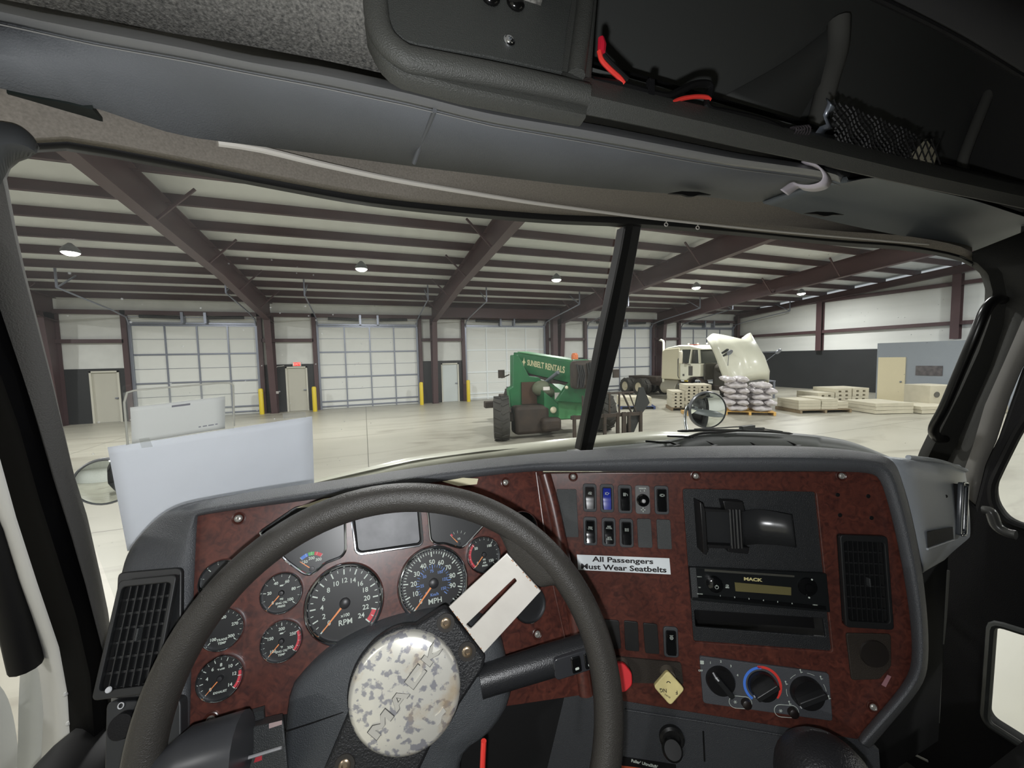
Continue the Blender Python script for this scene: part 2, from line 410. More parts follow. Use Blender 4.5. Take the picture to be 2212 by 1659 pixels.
# purlins
npur = 16
for k in range(npur):
    y = YW-.35-1.42*k; z = zroof(y)
    mb = MB(); mb.box(XL, XR-.01, y-.015, y+.015, z-.05, z+.2); mb.box(XL, XR-.01, y-.08, y, z-.05, z-.03); mb.box(XL, XR-.01, y, y+.08, z+.18, z+.2)
    tag(obj('roof_purlin', mb, msteel), 'long dark red roof purlin, %s from the door wall' % ORD[k].replace('lowest', 'first'), 'roof purlin', 'roof purlins')
# right wall posts
for y, nm in ((15.8, 'behind the slab stacks, beyond the open hood'), (9.9, 'above the grey office, near the pillar')):
    mb = MB(); ibeam(mb, V((XR-.02, y, 2.4 if y > 12 else 2.8)), V((XR-.02, y, zroof(y)-.35)), .3, .3, vert=V((1, 0, 0)), acr=V((0, 1, 0)), w=.3)
    tag(obj('wall_post', mb, msteel), 'red steel post on the right wall '+nm, 'steel post')
# portal beam between columns 2 and 3
tag(obj('portal_beam', MB().box(X0+.15, X0+BAY-.15, YW-.75, YW-.45, 4.62, 5.14), msteel), 'deep brown beam across the bay above the third overhead door', 'steel beam')
tag(obj('portal_column', MB().box(X0+BAY-.62, X0+BAY-.32, YW-.75, YW-.4, 0, 4.62), msteel), 'extra steel column beside the one behind the telehandler boom', 'steel column')
# overhead doors
dn = 0
for i, (a, b, t) in enumerate(OH):
    w = b-a; dn += 1
    o = struct(obj('door_%d' % dn, MB().box(a+.02, b-.02, YW+.02, YW+.08, .02, t), mdoor)); o['label'] = 'white sectional overhead door'
    mb = MB()
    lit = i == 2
    for k in range(1, 4):
        x = a+w*k/4; mb.box(x-.03, x+.03, YW-.03, YW+.03, .02, t)
    for q in (.03, .09, .38, .68, .985):
        mb.box(a+.02, b-.02, YW-.02, YW+.03, t*q-.035, t*q+.035)
    for q in (.235, .53, .84):
        mb.box(a+.02, b-.02, YW+.0, YW+.03, t*q-.008, t*q+.008)
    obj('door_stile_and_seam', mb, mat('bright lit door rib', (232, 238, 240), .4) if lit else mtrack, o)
    mb = MB()
    for s, x in ((-1, a), (1, b)): mb.box(x-.06, x+.03, YW-.12, YW-.03, 0, t+.15)
    mb.box(a, b, YW-.1, YW-.02, t-.02, t+.06)
    obj('door_track', mb, mtrack, o)
    # torsion springs over the door
    mb = MB(); xc = (a+b)/2
    mb.tube([(a, YW-.25, t+.28), (b, YW-.25, t+.28)], .018, 8)
    for s in (-1, 1):
        mb.box(xc+s*.42-.05, xc+s*.42+.05, YW-.3, YW-.02, t+.02, t+.5)
    obj('torsion_shaft', mb, mtrack, o)
    for s in (-1, 1): obj('torsion_spring', MB().tube([(xc+s*.5, YW-.25, t+.26), (xc+s*1.9, YW-.25, t+.3)], .07, 10), mblack, o)
    # horizontal tracks running back under the roof and their hangers
    mb = MB()
    for s, x in ((-1, a), (1, b)):
        mb.tube([(x, YW-.08, t-.1), (x, YW-.3, t+.25), (x, YW-1.2, t+.42), (x, YW-4.2, t+.8)], .03, 6)
        mb.bar((x, YW-4.2, t+.8), (x, YW-4.2, zroof(YW-4.2)+.1), .05, .05)
        mb.bar((x, YW-4.2, t+.8), (x+.0, YW-3.2, zroof(YW-3.2)+.1), .04, .04)
    obj('ceiling_track', mb, mtrack, o)
    # door jamb posts
    for s, x in ((-1, a-.16), (1, b+.14)):
        obj('jamb_post', MB().box(x-.09, x+.09, YW-.2, YW-.005, 0, t+.55), msteel, o)
mpd = mat('grey beige door', (192, 190, 178), .45)
for i, (a, b, t) in enumerate(PD):
    dn += 1
    o = struct(obj('door_%d' % dn, MB().box(a+.06, b-.06, YW+.01, YW+.06, .01, t-.06), mpd if i < 2 else mat('pale blue grey door', (205, 212, 212), .4)))
    fm = MB(); fm.box(a, a+.07, YW-.07, YW+.1, 0, t); fm.box(b-.07, b, YW-.07, YW+.1, 0, t); fm.box(a, b, YW-.07, YW+.1, t-.07, t)
    obj('door_frame', fm, mat('door frame paint', (205, 203, 190), .45), o)
    obj('door_handle', MB().box(b-.2, b-.1, YW-.06, YW+.02, 1.0, 1.05), mtrack, o)
# bollards
for x, y, l in ((-4.55, YW-.5, 'left of the exit-sign door'), (-2.3, YW-.7, 'at the left edge of the second overhead door'), (2.78, YW-.7, 'at the right edge of the second overhead door'), (5.35, YW-.6, 'at the left edge of the third overhead door'), (17.7, 17.8, 'standing behind the truck frame')):
    o = tag(obj('bollard', MB().lathe([(.1, 0), (.1, 1.15), (.07, 1.2), (0, 1.21)], 16, M.Translation((x, y, 0))), mat('safety yellow', (222, 196, 40), .4)), 'yellow safety bollard '+l, 'bollard')
# exit sign
e = thing('exit_sign', 'small red lit exit sign above the grey door', 'sign', (-3.05, YW-.06, 2.28))
obj('sign_box', MB().box(-3.23, -2.87, YW-.1, YW-.02, 2.2, 2.4), mat('sign white', (235, 230, 225), .5), e)
obj('sign_face', MB().box(-3.2, -2.9, YW-.105, YW-.1, 2.215, 2.385), litmat('exit red', (255, 60, 55), 1.5), e)
text('sign_lettering', 'EXIT', .15, litmat('exit letters', (255, 190, 180), 1.2), e, frame(V((-3.05, YW-.107, 2.3)), V((1, 0, 0)), V((0, 0, 1))), bold=.003)
sb = thing('door_switch', 'white conduit and switch box on the dark panel beside the exit-sign door', 'switch', (-3.9, YW-.05, .95))
obj('switch_box', MB().box(-4.0, -3.9, YW-.12, YW-.041, .9, 1.02), MT['sign white'], sb)
obj('conduit', MB().tube([(-3.97, YW-.06, 1.0), (-3.97, YW-.06, 2.1), (-3.9, YW-.06, 2.2), (-3.6, YW-.06, 2.24)], .015, 6), MT['sign white'], sb)
# high-bay lamps: the visible row and the rows that light the rest of the hall
mlens = litmat('lamp lens', (255, 250, 240), 25.)
for (y, vis) in ((14.8, 1), (5.2, 0), (-4.6, 0)):
    for k in range(-2, 4):
        if not vis and k in (-2,): continue
        x = X0-.42*BAY+(k)*BAY - .3; z = zroof(y)-.24
        l = thing('high_bay_lamp', 'lit round ceiling lamp, '+(['behind the left pillar', 'at the far left of the windshield', 'in the second roof bay', 'just left of the windshield divider', 'above the white truck', 'near the right side wall'][k+2] if vis else '%s row, %s bay' % ('above cab' if y > 0 else 'behind cab', ORD[k+2].replace('lowest', 'first'))), 'ceiling lamp', (x, y, z), 'lamp rows over the cab' if not vis else None)
        obj('lamp_housing', MB().lathe([(.04, .3), (.12, .22), (.2, .12), (.21, .04), (.19, .03)], 20, M.Translation((x, y, z))), mat('lamp grey', (120, 122, 125), .4), l)
        obj('lamp_lens', MB().lathe([(.0, -.05), (.1, -.04), (.17, .0), (.195, .035)], 20, M.Translation((x, y, z))), mlens, l)
        ld = bpy.data.lights.new('lamp_light', 'AREA'); ld.shape = 'DISK'; ld.size = .4; ld.energy = LAMP_W; ld.color = (1, .995, .985)
        lo = bpy.data.objects.new('lamp_light', ld); link(lo, M.Translation((x, y, z-.06)), l)
# far-off office box in the right corner
g = mat('office grey paint', (150, 158, 168), .6)
of = thing('office_room', 'flat grey plywood office with beige door and small window at the right', 'office', (23.2, 9, 0))
ox = 21.9
obj('office_wall', MB().box(ox, XR-.06, 2.0, 10.75, 0, 2.66), g, of)
pa, pb = onX(1898, 770, ox-.03), onX(1957, 770, ox-.03)
od = obj('office_door', MB().box(ox-.05, ox-.001, pb.y, pa.y, 0, 2.02), mat('beige door', (228, 218, 186), .45), of)
obj('door_knob', MB().ball((ox-.08, pb.y+.12, .95), .04), mtrack, od)
wa, wz = onX(1979, 790, ox), onX(2036, 812, ox)
obj('office_window', MB().box(ox-.03, ox-.001, wz.y, wa.y, wz.z, wa.z), mat('dark window', (75, 72, 78), .2, c2=(120, 116, 118), sc1=6, fac=.6), of)
# ================================================================ MACHINES AND GOODS ON THE FLOOR
mgreen = mat('machine green', (40, 122, 72), .4, c2=(28, 98, 58), sc1=3, fac=1)
mlgreen = mat('faded hood green', (92, 160, 106), .4, c2=(72, 140, 88), sc1=2, fac=1)
mgrime = mat('dirty black steel', (46, 42, 38), .7, c2=(74, 62, 52), sc1=4, fac=.9)
mrub = mat('tyre rubber', (52, 51, 48), .8, c2=(72, 70, 64), sc1=6, fac=1)
mrust = mat('rusty plate', (92, 66, 48), .7, c2=(70, 52, 40), sc1=5, fac=1)
mcream = mat('cream truck paint', (234, 234, 216), .3, coat=.4)
def wheel(nm, parent, c, r, w, axis, rim, treads=16):
    """tyre with lugs, rim as a sub-part"""
    ax = V(axis).normalized(); x = V((0, 0, 1)); y = ax.cross(x)
    F = M(((x.x, y.x, ax.x, c[0]), (x.y, y.y, ax.y, c[1]), (x.z, y.z, ax.z, c[2]), (0, 0, 0, 1)))
    mb = MB(); mb.lathe([(r*.55, -w*.42), (r*.75, -w*.5), (r*.93, -w*.48), (r*.975, -w*.38), (r*.975, w*.38), (r*.93, w*.48), (r*.75, w*.5), (r*.55, w*.42)], 32, None, False)
    for k in range(treads):
        a = 2*math.pi*k/treads
        for s in (-1, 1):
            mb.box(-.025*r*2, .025*r*2, s*.02, s*w*.5, 0, .035*r*1.4, M.Rotation(a+s*.08, 4, 'Z') @ M.Translation((r*.965, 0, 0)) @ M(((0, 0, 1, 0), (1, 0, 0, 0), (0, 1, 0, 0), (0, 0, 0, 1))) @ M.Rotation(s*.5, 4, 'Z'))
    t = obj(nm, mb, mrub, parent, F)
    rm = MB(); rm.lathe([(r*.56, -w*.4), (r*.54, -w*.3), (r*.3, -w*.12), (r*.22, -w*.3), (0, -w*.32)], 24, None, False); rm.lathe([(r*.56, w*.4), (r*.54, w*.3), (r*.3, w*.12), (r*.22, w*.3), (0, w*.32)], 24, None, False)
    obj('wheel_rim', rm, rim, t, F); return t
# ---- telescopic handler, carriage towards the cab; local x = photo right, y = back, z up
TH = M.Translation((5.25, 10.3, 0)) @ M.Rotation(R_(-6), 4, 'Z')
th = thing('telehandler', 'green telescopic handler with lettered boom and black fork carriage facing the windshield', 'telehandler', mw=TH)
def tp(x, y, z): return TH @ V((x, y, z))
def tobj(n, mb, m, par=None, **k): return obj(n, mb, m, par or th, TH, **k)
for (x, y) in ((-1.62, .1), (1.65, .3), (-.35, 3.6), (1.6, 3.7)):
    wheel('tyre', th, tp(x, y, .63), .63, .46, (TH.to_3x3() @ V((1, -.22 if y < .2 else 0, 0))), mgreen if x < 0 else mat('grey rim', (120, 118, 112), .6))
cb = MB(); cb.box(-.75, .75, .3, 4.3, .45, .95); cb.box(-1.55, 1.6, .15, .4, .5, .75); cb.box(-1.45, 1.55, 3.5, 3.8, .5, .75)
tobj('chassis', cb, mgrime, bev=.03)
# left body side (photo left) and engine cover on the right
b = MB(); b.prism([(-1.22, .85), (-.1, .8), (.05, 1.35), (-.3, 1.75), (-.62, 1.8), (-.95, 2.45), (-1.12, 2.45), (-1.14, 1.5), (-1.26, 1.42)], -.9, -.55, M(((1, 0, 0, 0), (0, 0, -1, 0), (0, 1, 0, 0), (0, 0, 0, 1))))
tobj('body_frame', b, mgreen, bev=.03)
tobj('rust_plate', MB().box(-.88, -.4, .5, .548, .95, 1.62), mrust)
hz = MB(); hz.hexa([V((.02, -.1, .5)), V((.95, -.1, .5)), V((.95, -.1, 1.05)), V((.02, -.1, 1.05))], [V((-.1, 1.3, .5)), V((1.0, 1.3, .5)), V((1.0, 1.3, 1.45)), V((-.22, 1.3, 1.55))])
tobj('front_hood', hz, mlgreen, bev=.04)
tobj('hood_side_panel', MB().hexa([V((-.35, -.02, .45)), V((.06, -.12, .45)), V((.06, -.12, 1.0)), V((-.35, -.02, 1.35))], [V((-.35, 1.0, .45)), V((.0, 1.0, .45)), V((.0, 1.0, 1.5)), V((-.35, 1.0, 1.5))]), mgreen, bev=.02)
# boom: rear pivot far left, head near right
p0, p1 = V((-.12, 3.3, 2.28)), V((.62, -.35, 1.92))
d = (p1-p0).normalized(); BF = frame(TH @ p0, TH.to_3x3() @ d, V((0, 0, 1))); L = (p1-p0).length
bo = obj('boom', MB().prism([(-.1, -.15), (.5, -.38), (L, -.34), (L, .3), (-.1, .28)], -.22, .22), mgreen, th, BF, bev=.02)
obj('boom_wear_plate', MB().box(.5, L-.1, -.46, -.381, -.18, .18), mgrime, bo, BF)
text('boom_lettering', 'SUNBELT RENTALS', .27, mat('letter cream', (226, 220, 176), .5), bo, BF @ M.Translation((L*.58, 0, .224)), bold=.008, sx=1.02)
obj('boom_logo', MB().prism([(-.13, 0), (-.04, .05), (0, .16), (.04, .05), (.13, 0), (.04, -.05), (0, -.16), (-.04, -.05)], .22, .225), MT['letter cream'], bo, BF @ M.Translation((L*.58-1.42, 0, 0)))
obj('boom_top_strip', MB().box(.2, L, .3, .33, -.2, .2), mlgreen, bo, BF)
hd = MB(); hd.box(L-.05, L+.12, -.42, .36, -.26, .26)
obj('boom_head', hd, mgreen, th, BF, bev=.03)
hb = MB(); hb.box(.22, 1.0, -.85, -.5, 1.45, 2.25); tobj('boom_head_box', hb, mgrime, bev=.12)
m_ = MB()
for k in range(14):
    x = .2+.7*random.random(); m_.tube([tp(x+.1, -.87, 2.2-.1*random.random()) for _ in (0,)]+[tp(x+.1+.06*random.random(), -.9, 1.85), tp(x+.1, -.88, 1.5)], .022, 6)
obj('hydraulic_hose', m_, mat('hose black', (34, 34, 34), .5), th)['kind'] = 'stuff'
m_ = MB()
for k in range(4): m_.tube([tp(-.35+.05*k, 3.0, 2.4), tp(-.62+.04*k, 2.7, 2.15), tp(-.6+.05*k, 2.4, 1.8), tp(-.4, 2.2, 1.6)], .03, 6)
obj('rear_hose', m_, MT['hose black'], th)
tobj('lift_cylinder', MB().tube([V((-.3, 2.7, 2.0)), V((-.3, 1.2, 1.3))], .14, 12), mat('cylinder steel', (70, 70, 66), .5), bev=0)
tobj('lift_cylinder_rod', MB().tube([V((-.2, 1.2, 1.3)), V((.15, .1, 1.9))], .06, 12), mtrack)
tobj('axle_housing', MB().ball((-.28, .42, 1.42), .3, .2, .24).ball((-.1, .3, 1.3), .2, .16, .16), mat('grey casting', (112, 118, 96), .6))
tobj('boom_cradle', MB().prism([(-.1, 1.1), (1.0, .95), (1.25, 1.55), (1.1, 2.0), (.5, 1.75), (.2, 1.5)], .2, .38, M(((1, 0, 0, 0), (0, 0, -1, 0), (0, 1, 0, 0), (0, 0, 0, 1)))), mgreen, bev=.02)
tobj('beacon_light', MB().lathe([(.1, 2.22), (.1, 2.4), (.07, 2.46), (0, 2.47)], 16, M.Translation((.6, -.1, 0))), mat('amber plastic', (226, 120, 60), .3))
for x in (.12, 1.02): tobj('head_light', MB().ball((x, -.6, 1.5), .05), mat('lamp glass', (225, 220, 190), .2))
tobj('work_light', MB().ball((-.12, -.16, .82), .1, .05, .1), MT['lamp glass'])
tobj('side_mirror', MB().box(-1.5, -1.3, .9, .94, 1.75, 2.0).tube([V((-1.4, .92, 1.75)), V((-1.15, .9, 1.85))], .02, 6), mgrime)
tobj('cab_post', MB().bar((1.35, .6, 2.2), (1.75, .2, .7), .09, .06), mat('bright green post', (66, 190, 110), .4))
tobj('side_mirror', MB().box(1.75, 1.95, -.3, -.25, 1.7, 1.95), mgrime)
# lower linkage mass and decal plates
tobj('front_linkage', MB().box(-1.25, -.05, -.05, .5, .12, .95).box(-.5, .1, -.3, .2, .2, .6), mgrime, bev=.1)
tobj('warning_decal', MB().box(-.06, .16, -.135, -.13, 1.12, 1.32).box(-.4, -.2, -.1, -.09, 1.4, 1.5), mat('sign white'
 , (225, 225, 220), .5))
# carriage
cg = MB(); y = -1.15
for z in (.12, .72): cg.box(.0, 2.15, y-.03, y+.03, z-.05, z+.05)
cg.bar((.8, y, 1.33), (1.9, y, 1.33), .04, .05)
for x, zt in ((.35, 1.3), (.6, 1.3), (.85, 1.33), (1.15, 1.33), (1.45, 1.33)): cg.bar((x, y, .7), (x, y, zt), .045, .04)
cg.bar((1.55, y, 1.33), (1.85, y, .72), .05, .04); cg.bar((1.75, y, 1.33), (2.0, y, .72), .03, .03)
for x in (.1, .55, 1.0, 1.4, 1.75, 2.12): cg.box(x-.04, x+.04, y-.04, y+.04, .05, .78)
tobj('fork_carriage', cg, mgrime, bev=.005)
tobj('carriage_side_plate', MB().prism([(1.9, .1), (2.2, .7), (2.45, 1.0), (2.25, 1.45), (2.12, 1.45), (1.95, .8), (1.6, .2)], y+.05, y+.1, M(((1, 0, 0, 0), (0, 0, 1, 0), (0, 1, 0, 0), (0, 0, 0, 1)))), mat('dark machine paint', (44, 46, 46), .5))
for x in (.45, 1.55): tobj('fork_tine', MB().prism([(y-.05, .02), (y-1.2, .02), (y-1.2, .04), (y-.1, .08), (y-.1, .8), (y-.05, .8)], x-.06, x+.06, M(((0, 0, 1, 0), (1, 0, 0, 0), (0, 1, 0, 0), (0, 0, 0, 1)))), mgrime)
# ---- white truck with its hood tilted; local x forward (photo right), y away, z up
TR = M.Translation((16.1, 19.9, 0)) @ M.Rotation(R_(-90), 4, 'Z')
tr = thing('semi_truck', 'cream sleeper cab truck with its hood tilted open, parked by the far doors', 'truck', mw=TR)
def fx(x, P=((-9, -9), (1.25, 1.25), (2.1, 3.05), (3.75, 4.4), (5.45, 5.7), (6.75, 7.2), (20, 20.45))):
    for (a, b), (c, d) in zip(P, P[1:]):
        if a <= x <= c: return b+(d-b)*(x-a)/(c-a)
def robj(n, mb, m, par=None, **k):
    mb.v = [(fx(x), y, z if z < .9 else 1.06+(z-.95)*.84 if z > .95 else .9+(z-.9)*3.2) for x, y, z in mb.v]
    return obj(n, mb, m, par or tr, TR, **k)
mtc = mat('weathered cream paint', (216, 210, 184), .4)
def side(pts, y0, y1): return MB().prism(pts, -y1, -y0, M(((1, 0, 0, 0), (0, 0, -1, 0), (0, 1, 0, 0), (0, 0, 0, 1))))
mrim = mat('wheel rim cream', (204, 196, 170), .5)
for x in (0, 1.25, 5.5):
    for y in ((-1.05, -.72, .72, 1.05) if x < 3 else (-1.02, 1.02)):
        wheel('tyre', tr, TR @ V((x, y, .5)), .5, .28, TR.to_3x3() @ V((0, 1, 0)), mrim, 10)
robj('chassis', MB().box(-.6, 6.6, -.45, -.3, .6, .85).box(-.6, 6.6, .3, .45, .6, .85).box(-.5, 1.6, -.5, .5, .75, 1.0).box(6.3, 6.6, -.9, .9, .55, .8), mgrime, bev=.02)
robj('sleeper', side([(2.1, .95), (3.75, .95), (3.75, 2.95), (2.45, 2.88), (2.15, 2.7)], -1.1, 1.1), mtc, bev=.07)
robj('roof', side([(2.15, 2.68), (2.6, 2.94), (3.6, 3.06), (4.6, 3.02), (5.4, 2.86), (5.5, 2.72), (3.8, 2.78)], -1.08, 1.08), mcream, bev=.08)
robj('cab', side([(3.75, .95), (4.3, .95), (4.62, 1.15), (5.45, 1.2), (5.45, 1.95), (3.75, 1.95)], -1.12, 1.12), mcream, bev=.05)
pl = MB(); 
for s in (-1, 1):
    for a, b in (((3.8, 1.95), (3.85, 2.8)), ((4.55, 1.95), (4.7, 2.8)), ((5.35, 1.95), (5.25, 2.75))): pl.bar((a[0], s*1.06, a[1]), (b[0], s*1.04, b[1]), .09, .09)
robj('cab_pillar', pl, mcream)
gw = mat('dark window glass', (58, 62, 60), .15)
robj('side_window', MB().box(3.85, 4.52, -1.05, -1.03, 1.97, 2.76), gw)
robj('windshield', MB().hexa([V((4.7, -1.03, 1.97)), V((5.35, -1.03, 1.97)), V((5.22, -1.03, 2.74)), V((4.75, -1.03, 2.74))], [V((4.7, 1.03, 1.97)), V((5.35, 1.03, 1.97)), V((5.22, 1.03, 2.74)), V((4.75, 1.03, 2.74))]), gw)
robj('mirror', MB().box(4.15, 4.4, -1.5, -1.38, 1.95, 2.7), mat('mirror cream', (232, 226, 205), .3), bev=.05)
robj('mirror_arm', MB().tube([V((4.4, -1.42, 2.0)), V((4.7, -1.1, 1.85))], .02, 6), mgrime)
robj('grab_handle', MB().tube([V((3.82, -1.18, 2.3)), V((3.72, -1.2, 2.2)), V((3.72, -1.2, 1.2)), V((3.8, -1.18, 1.05))], .022, 6), mblack)
robj('vent_panel', MB().box(4.55, 4.85, -1.15, -1.121, 1.25, 1.8).box(4.05, 4.17, -1.15, -1.121, 1.2, 1.32), mat('grey louvre', (88, 86, 82), .5))
robj('fuel_tank', MB().lathe([(0, 0), (.3, 0), (.33, .04), (.33, 1.3), (.3, 1.34), (0, 1.34)], 24, M(((0, 0, 1, 2.1), (0, 1, 0, -.85), (-1, 0, 0, .62), (0, 0, 0, 1)))), mat('tank aluminium', (168, 164, 150), .4, .3))
robj('cab_step', MB().box(3.6, 4.4, -1.1, -.7, .5, .56).box(3.6, 4.4, -1.1, -.7, .8, .86), mtrack)
robj('engine', MB().box(5.5, 6.7, -.4, .4, .8, 1.8).ball((5.9, -.3, 1.7), .3).box(5.48, 5.55, -.95, .95, 1.0, 1.95).ball((6.3, .2, 1.8), .25), mat('engine grime', (60, 58, 52), .6, c2=(88, 84, 76), sc1=7, fac=1), bev=.05)
robj('fender_liner', MB().lathe([(.68, -.2), (.68, .2)], 20, M(((1, 0, 0, 5.05), (0, 0, 1, -.95), (0, -1, 0, .5), (0, 0, 0, 1))), False, a0=math.pi, a1=2*math.pi), mgrime, solid=.03)
robj('exhaust_stack', MB().tube([V((2.2, -1.0, .9)), V((2.2, -1.0, 3.25)), V((2.15, -1.0, 3.38)), V((2.02, -1.0, 3.46))], .07, 12), mcream)
rl = MB()
for k in range(5): rl.ball((4.1+.25*k, -.8+.4*k, 3.1), .06, .05, .05)
robj('roof_marker_light', rl, MT['mirror cream'])
robj('roof_decal', MB().box(4.25, 4.75, -.9, -.6, 3.03, 3.06), mat('red decal', (196, 84, 66), .5))
# tilted hood: pivots at the bumper and stands nose-down
hF = TR @ M.Translation((7.1, 0, .95)) @ M.Rotation(R_(58), 4, 'Y')
hd = MB(); rows = []
for xl, hw, zt, zs in ((-2.1, 1.12, .98, .25), (-1.5, 1.1, 1.12, .22), (-.8, 1.08, 1.14, .1), (-.1, 1.05, 1.02, -.02), (.2, .98, .75, -.05)):
    rows.append([V((xl, -hw, zs)), V((xl, -hw*1.0, zs+.35)), V((xl, -hw*.86, zs+.62 if xl > -1 else zs+.5)), V((xl, -hw*.62, zt-.1)), V((xl, -hw*.3, zt)), V((xl, 0, zt+.03)), V((xl, hw*.3, zt)), V((xl, hw*.62, zt-.1)), V((xl, hw*.86, zs+.6)), V((xl, hw, zs+.35)), V((xl, hw, zs))])
rows[0] = [V((p.x-.25+.6*(1-abs(p.y/1.12)**1.5), p.y, p.z)) for p in rows[0]]
hd.grid([cat_(r, 30) for r in rows])
ho = obj('hood', hd, mcream, tr, hF, solid=.04, off=0, ang=60)
obj('grille', MB().box(.12, .24, -.5, .5, .05, .72), mat('grille grey', (112, 112, 110), .4), ho, hF, bev=.03)
for s in (-1, 1): obj('headlight', MB().ball((-.02, s*1.0, .22), .26, .08, .16), mat('headlight glass', (208, 205, 190), .15), ho, hF)
for s in (-1, 1): obj('turn_lamp', MB().ball((-.3, s*1.03, .26), .08, .07, .08), mat('orange lamp', (220, 120, 60), .3), ho, hF)
for k in (0, 1): obj('hood_vent', MB().box(-1.35+k*.14, -1.28+k*.14, -1.12, -1.0, .55, .88), mblack, ho, hF, bev=.01)
for s in (-1, 1):
    obj('hood_mirror', MB().tube([V((-.7, s*1.05, .5)), V((-.95, s*1.5, 1.15))], .014, 6).tube([V((-1.2, s*1.05, .75)), V((-.95, s*1.5, 1.15))], .014, 6).lathe([(0, -.03), (.13, -.02), (.14, .02), (0, .03)], 16, M.Translation((-.95, s*1.5, 1.2)) @ M.Rotation(R_(70), 4, 'Y')), mtrack, ho, hF)
# ---- pallets and slab stacks
mwood = mat('pallet wood', (214, 178, 112), .7, c2=(190, 152, 96), sc1=9, fac=1)
mslab = mat('concrete slab', (206, 200, 180), .8, c2=(188, 182, 162), sc1=5, fac=1, bump=.3, bsc=40)
mpallet = mat('weathered pallet wood', (150, 132, 104), .8, c2=(118, 104, 84), sc1=7, fac=1)
def pallet(x, y, rz, w, d, m, label):
    mx = M.Translation((x, y, 0)) @ M.Rotation(rz, 4, 'Z')
    t = thing('pallet', label, 'pallet', mw=mx)
    mb = MB()
    for k in range(6): mb.box(-w/2, w/2, -d/2+k*d/6+.01, -d/2+(k+1)*d/6-.03, .11, .13)
    obj('deck_board', mb, m, t, mx)
    mb = MB()
    for k in (-1, 0, 1): mb.box(k*(w/2-.05)-.04, k*(w/2-.05)+.04, -d/2, d/2, 0.002, .11)
    obj('stringer', mb, m, t, mx); return mx
SL = {}
def slab(mx, x, y, z, w, d, h, label, group, notch=0):
    key = (round(w, 2), round(d, 2), round(h, 3), notch)
    if key not in SL:
        mb = MB()
        if notch:
            for a, b in ((-w/2, -w*.28), (-w*.12, w*.12), (w*.28, w/2)): mb.box(a, b, -d/2, d/2, 0, h*.45)
            mb.box(-w/2, w/2, -d/2, d/2, h*.45, h)
        else: mb.box(-w/2, w/2, -d/2, d/2, 0, h)
        me = mb.mesh('concrete_slab'); me.materials.append(mslab); SL[key] = me
    o = bpy.data.objects.new('concrete_slab', SL[key]); link(o, mx @ M.Translation((x, y, z+.001)) @ M.Rotation(random.uniform(-.02, .02), 4, 'Z'))
    return tag(o, label, 'slab', group)
# right-hand group
A = pallet(16.6, 10.2, R_(-20), 2.0, 1.4, mpallet, 'low grey pallet under the front right slab stack')
for k in range(3):
    slab(A, -.55, 0, .14+.12*k, .85, 1.2, .115, 'flat concrete slab at the left end of the front pallet, %s in its pile' % ORD[k], 'slabs on the front pallet, left end')
for k in range(4):
    slab(A, .2, 0, .14+.1*k, .62, 1.25, .095, 'concrete slab in the middle pile of the front pallet, %s in the pile' % ORD[k], 'slabs on the front pallet, middle pile')
slab(A, .78, .05, .14, .48, 1.1, .12, 'lowest slab at the right end of the front pallet', None); slab(A, .78, .05, .27, .48, 1.1, .12, 'upper slab at the right end of the front pallet', None)
B_ = pallet(18.75, 10.75, R_(-20), 2.2, 1.3, mpallet, 'grey pallet under the tall stepped slab stack beyond the front pallet')
for q in range(3):
    for k in range((3, 4, 4)[q]):
        slab(B_, -.72+.72*q, 0, .14+.165*k, .68, 1.2, .16, 'notched pale block in the tall stepped stack, %s in %s column' % (ORD[k], ['first', 'second', 'third', 'fourth'][q]), 'blocks in the tall stepped stack', 1)
C_ = M.Translation((18.9, 8.75, 0)) @ M.Rotation(R_(-20), 4, 'Z')
for q in range(3):
    for k in range(3 if q == 0 else 2):
        slab(C_, -.6+1.5*q, -.2*q, .02+.13*k, 1.4, 1.4, .12, 'wide flat slab before the office door, %s in the %s pile' % (ORD[k], ['left', 'middle', 'right'][q]), 'wide slabs before the office')
# left group behind the telehandler carriage
E_ = pallet(11.4, 14.4, R_(-30), 1.5, 1.2, mat('blue pallet paint', (58, 74, 120), .7), 'blue pallet under pale slabs beside the fork carriage')
for k in range(3): slab(E_, -.1, 0, .14+.13*k, 1.35, 1.1, .125, 'pale slab stacked on the blue pallet, %s of three' % ORD[k], 'slabs on the blue pallet')
E2 = pallet(9.9, 15.4, R_(-30), 1.3, 1.2, mpallet, 'low pallet of slabs seen through the fork carriage')
for k in range(4): slab(E2, 0, 0, .14+.12*k, 1.1, 1.0, .115, 'slab in the low stack seen through the fork carriage, %s of four' % ORD[k], 'slabs seen through the carriage')
F_ = pallet(13.0, 12.9, R_(-32), 1.7, 1.2, mpallet, 'grey pallet of notched blocks left of the convex mirror')
for q in range(3):
    for k in range(5 if q < 1 else 7):
        slab(F_, -.55+.52*q, 0, .14+.135*k, .5, 1.1, .13, 'notched block left of the convex hood mirror, %s in %s column' % (ORD[k], ['left', 'middle', 'right'][q]), 'notched blocks left of the mirror', 1)
G_ = pallet(12.15, 11.6, R_(-30), 1.1, .8, mwood, 'broken light wooden pallet left of the convex mirror')
bx = obj('cardboard_box', MB().box(-.28, .28, -.2, .2, .001, .26), mat('cardboard', (198, 168, 118), .8), None, G_ @ M.Translation((.1, 0, .13)), bev=.004); tag(bx, 'small brown cardboard box on the broken pallet', 'box')
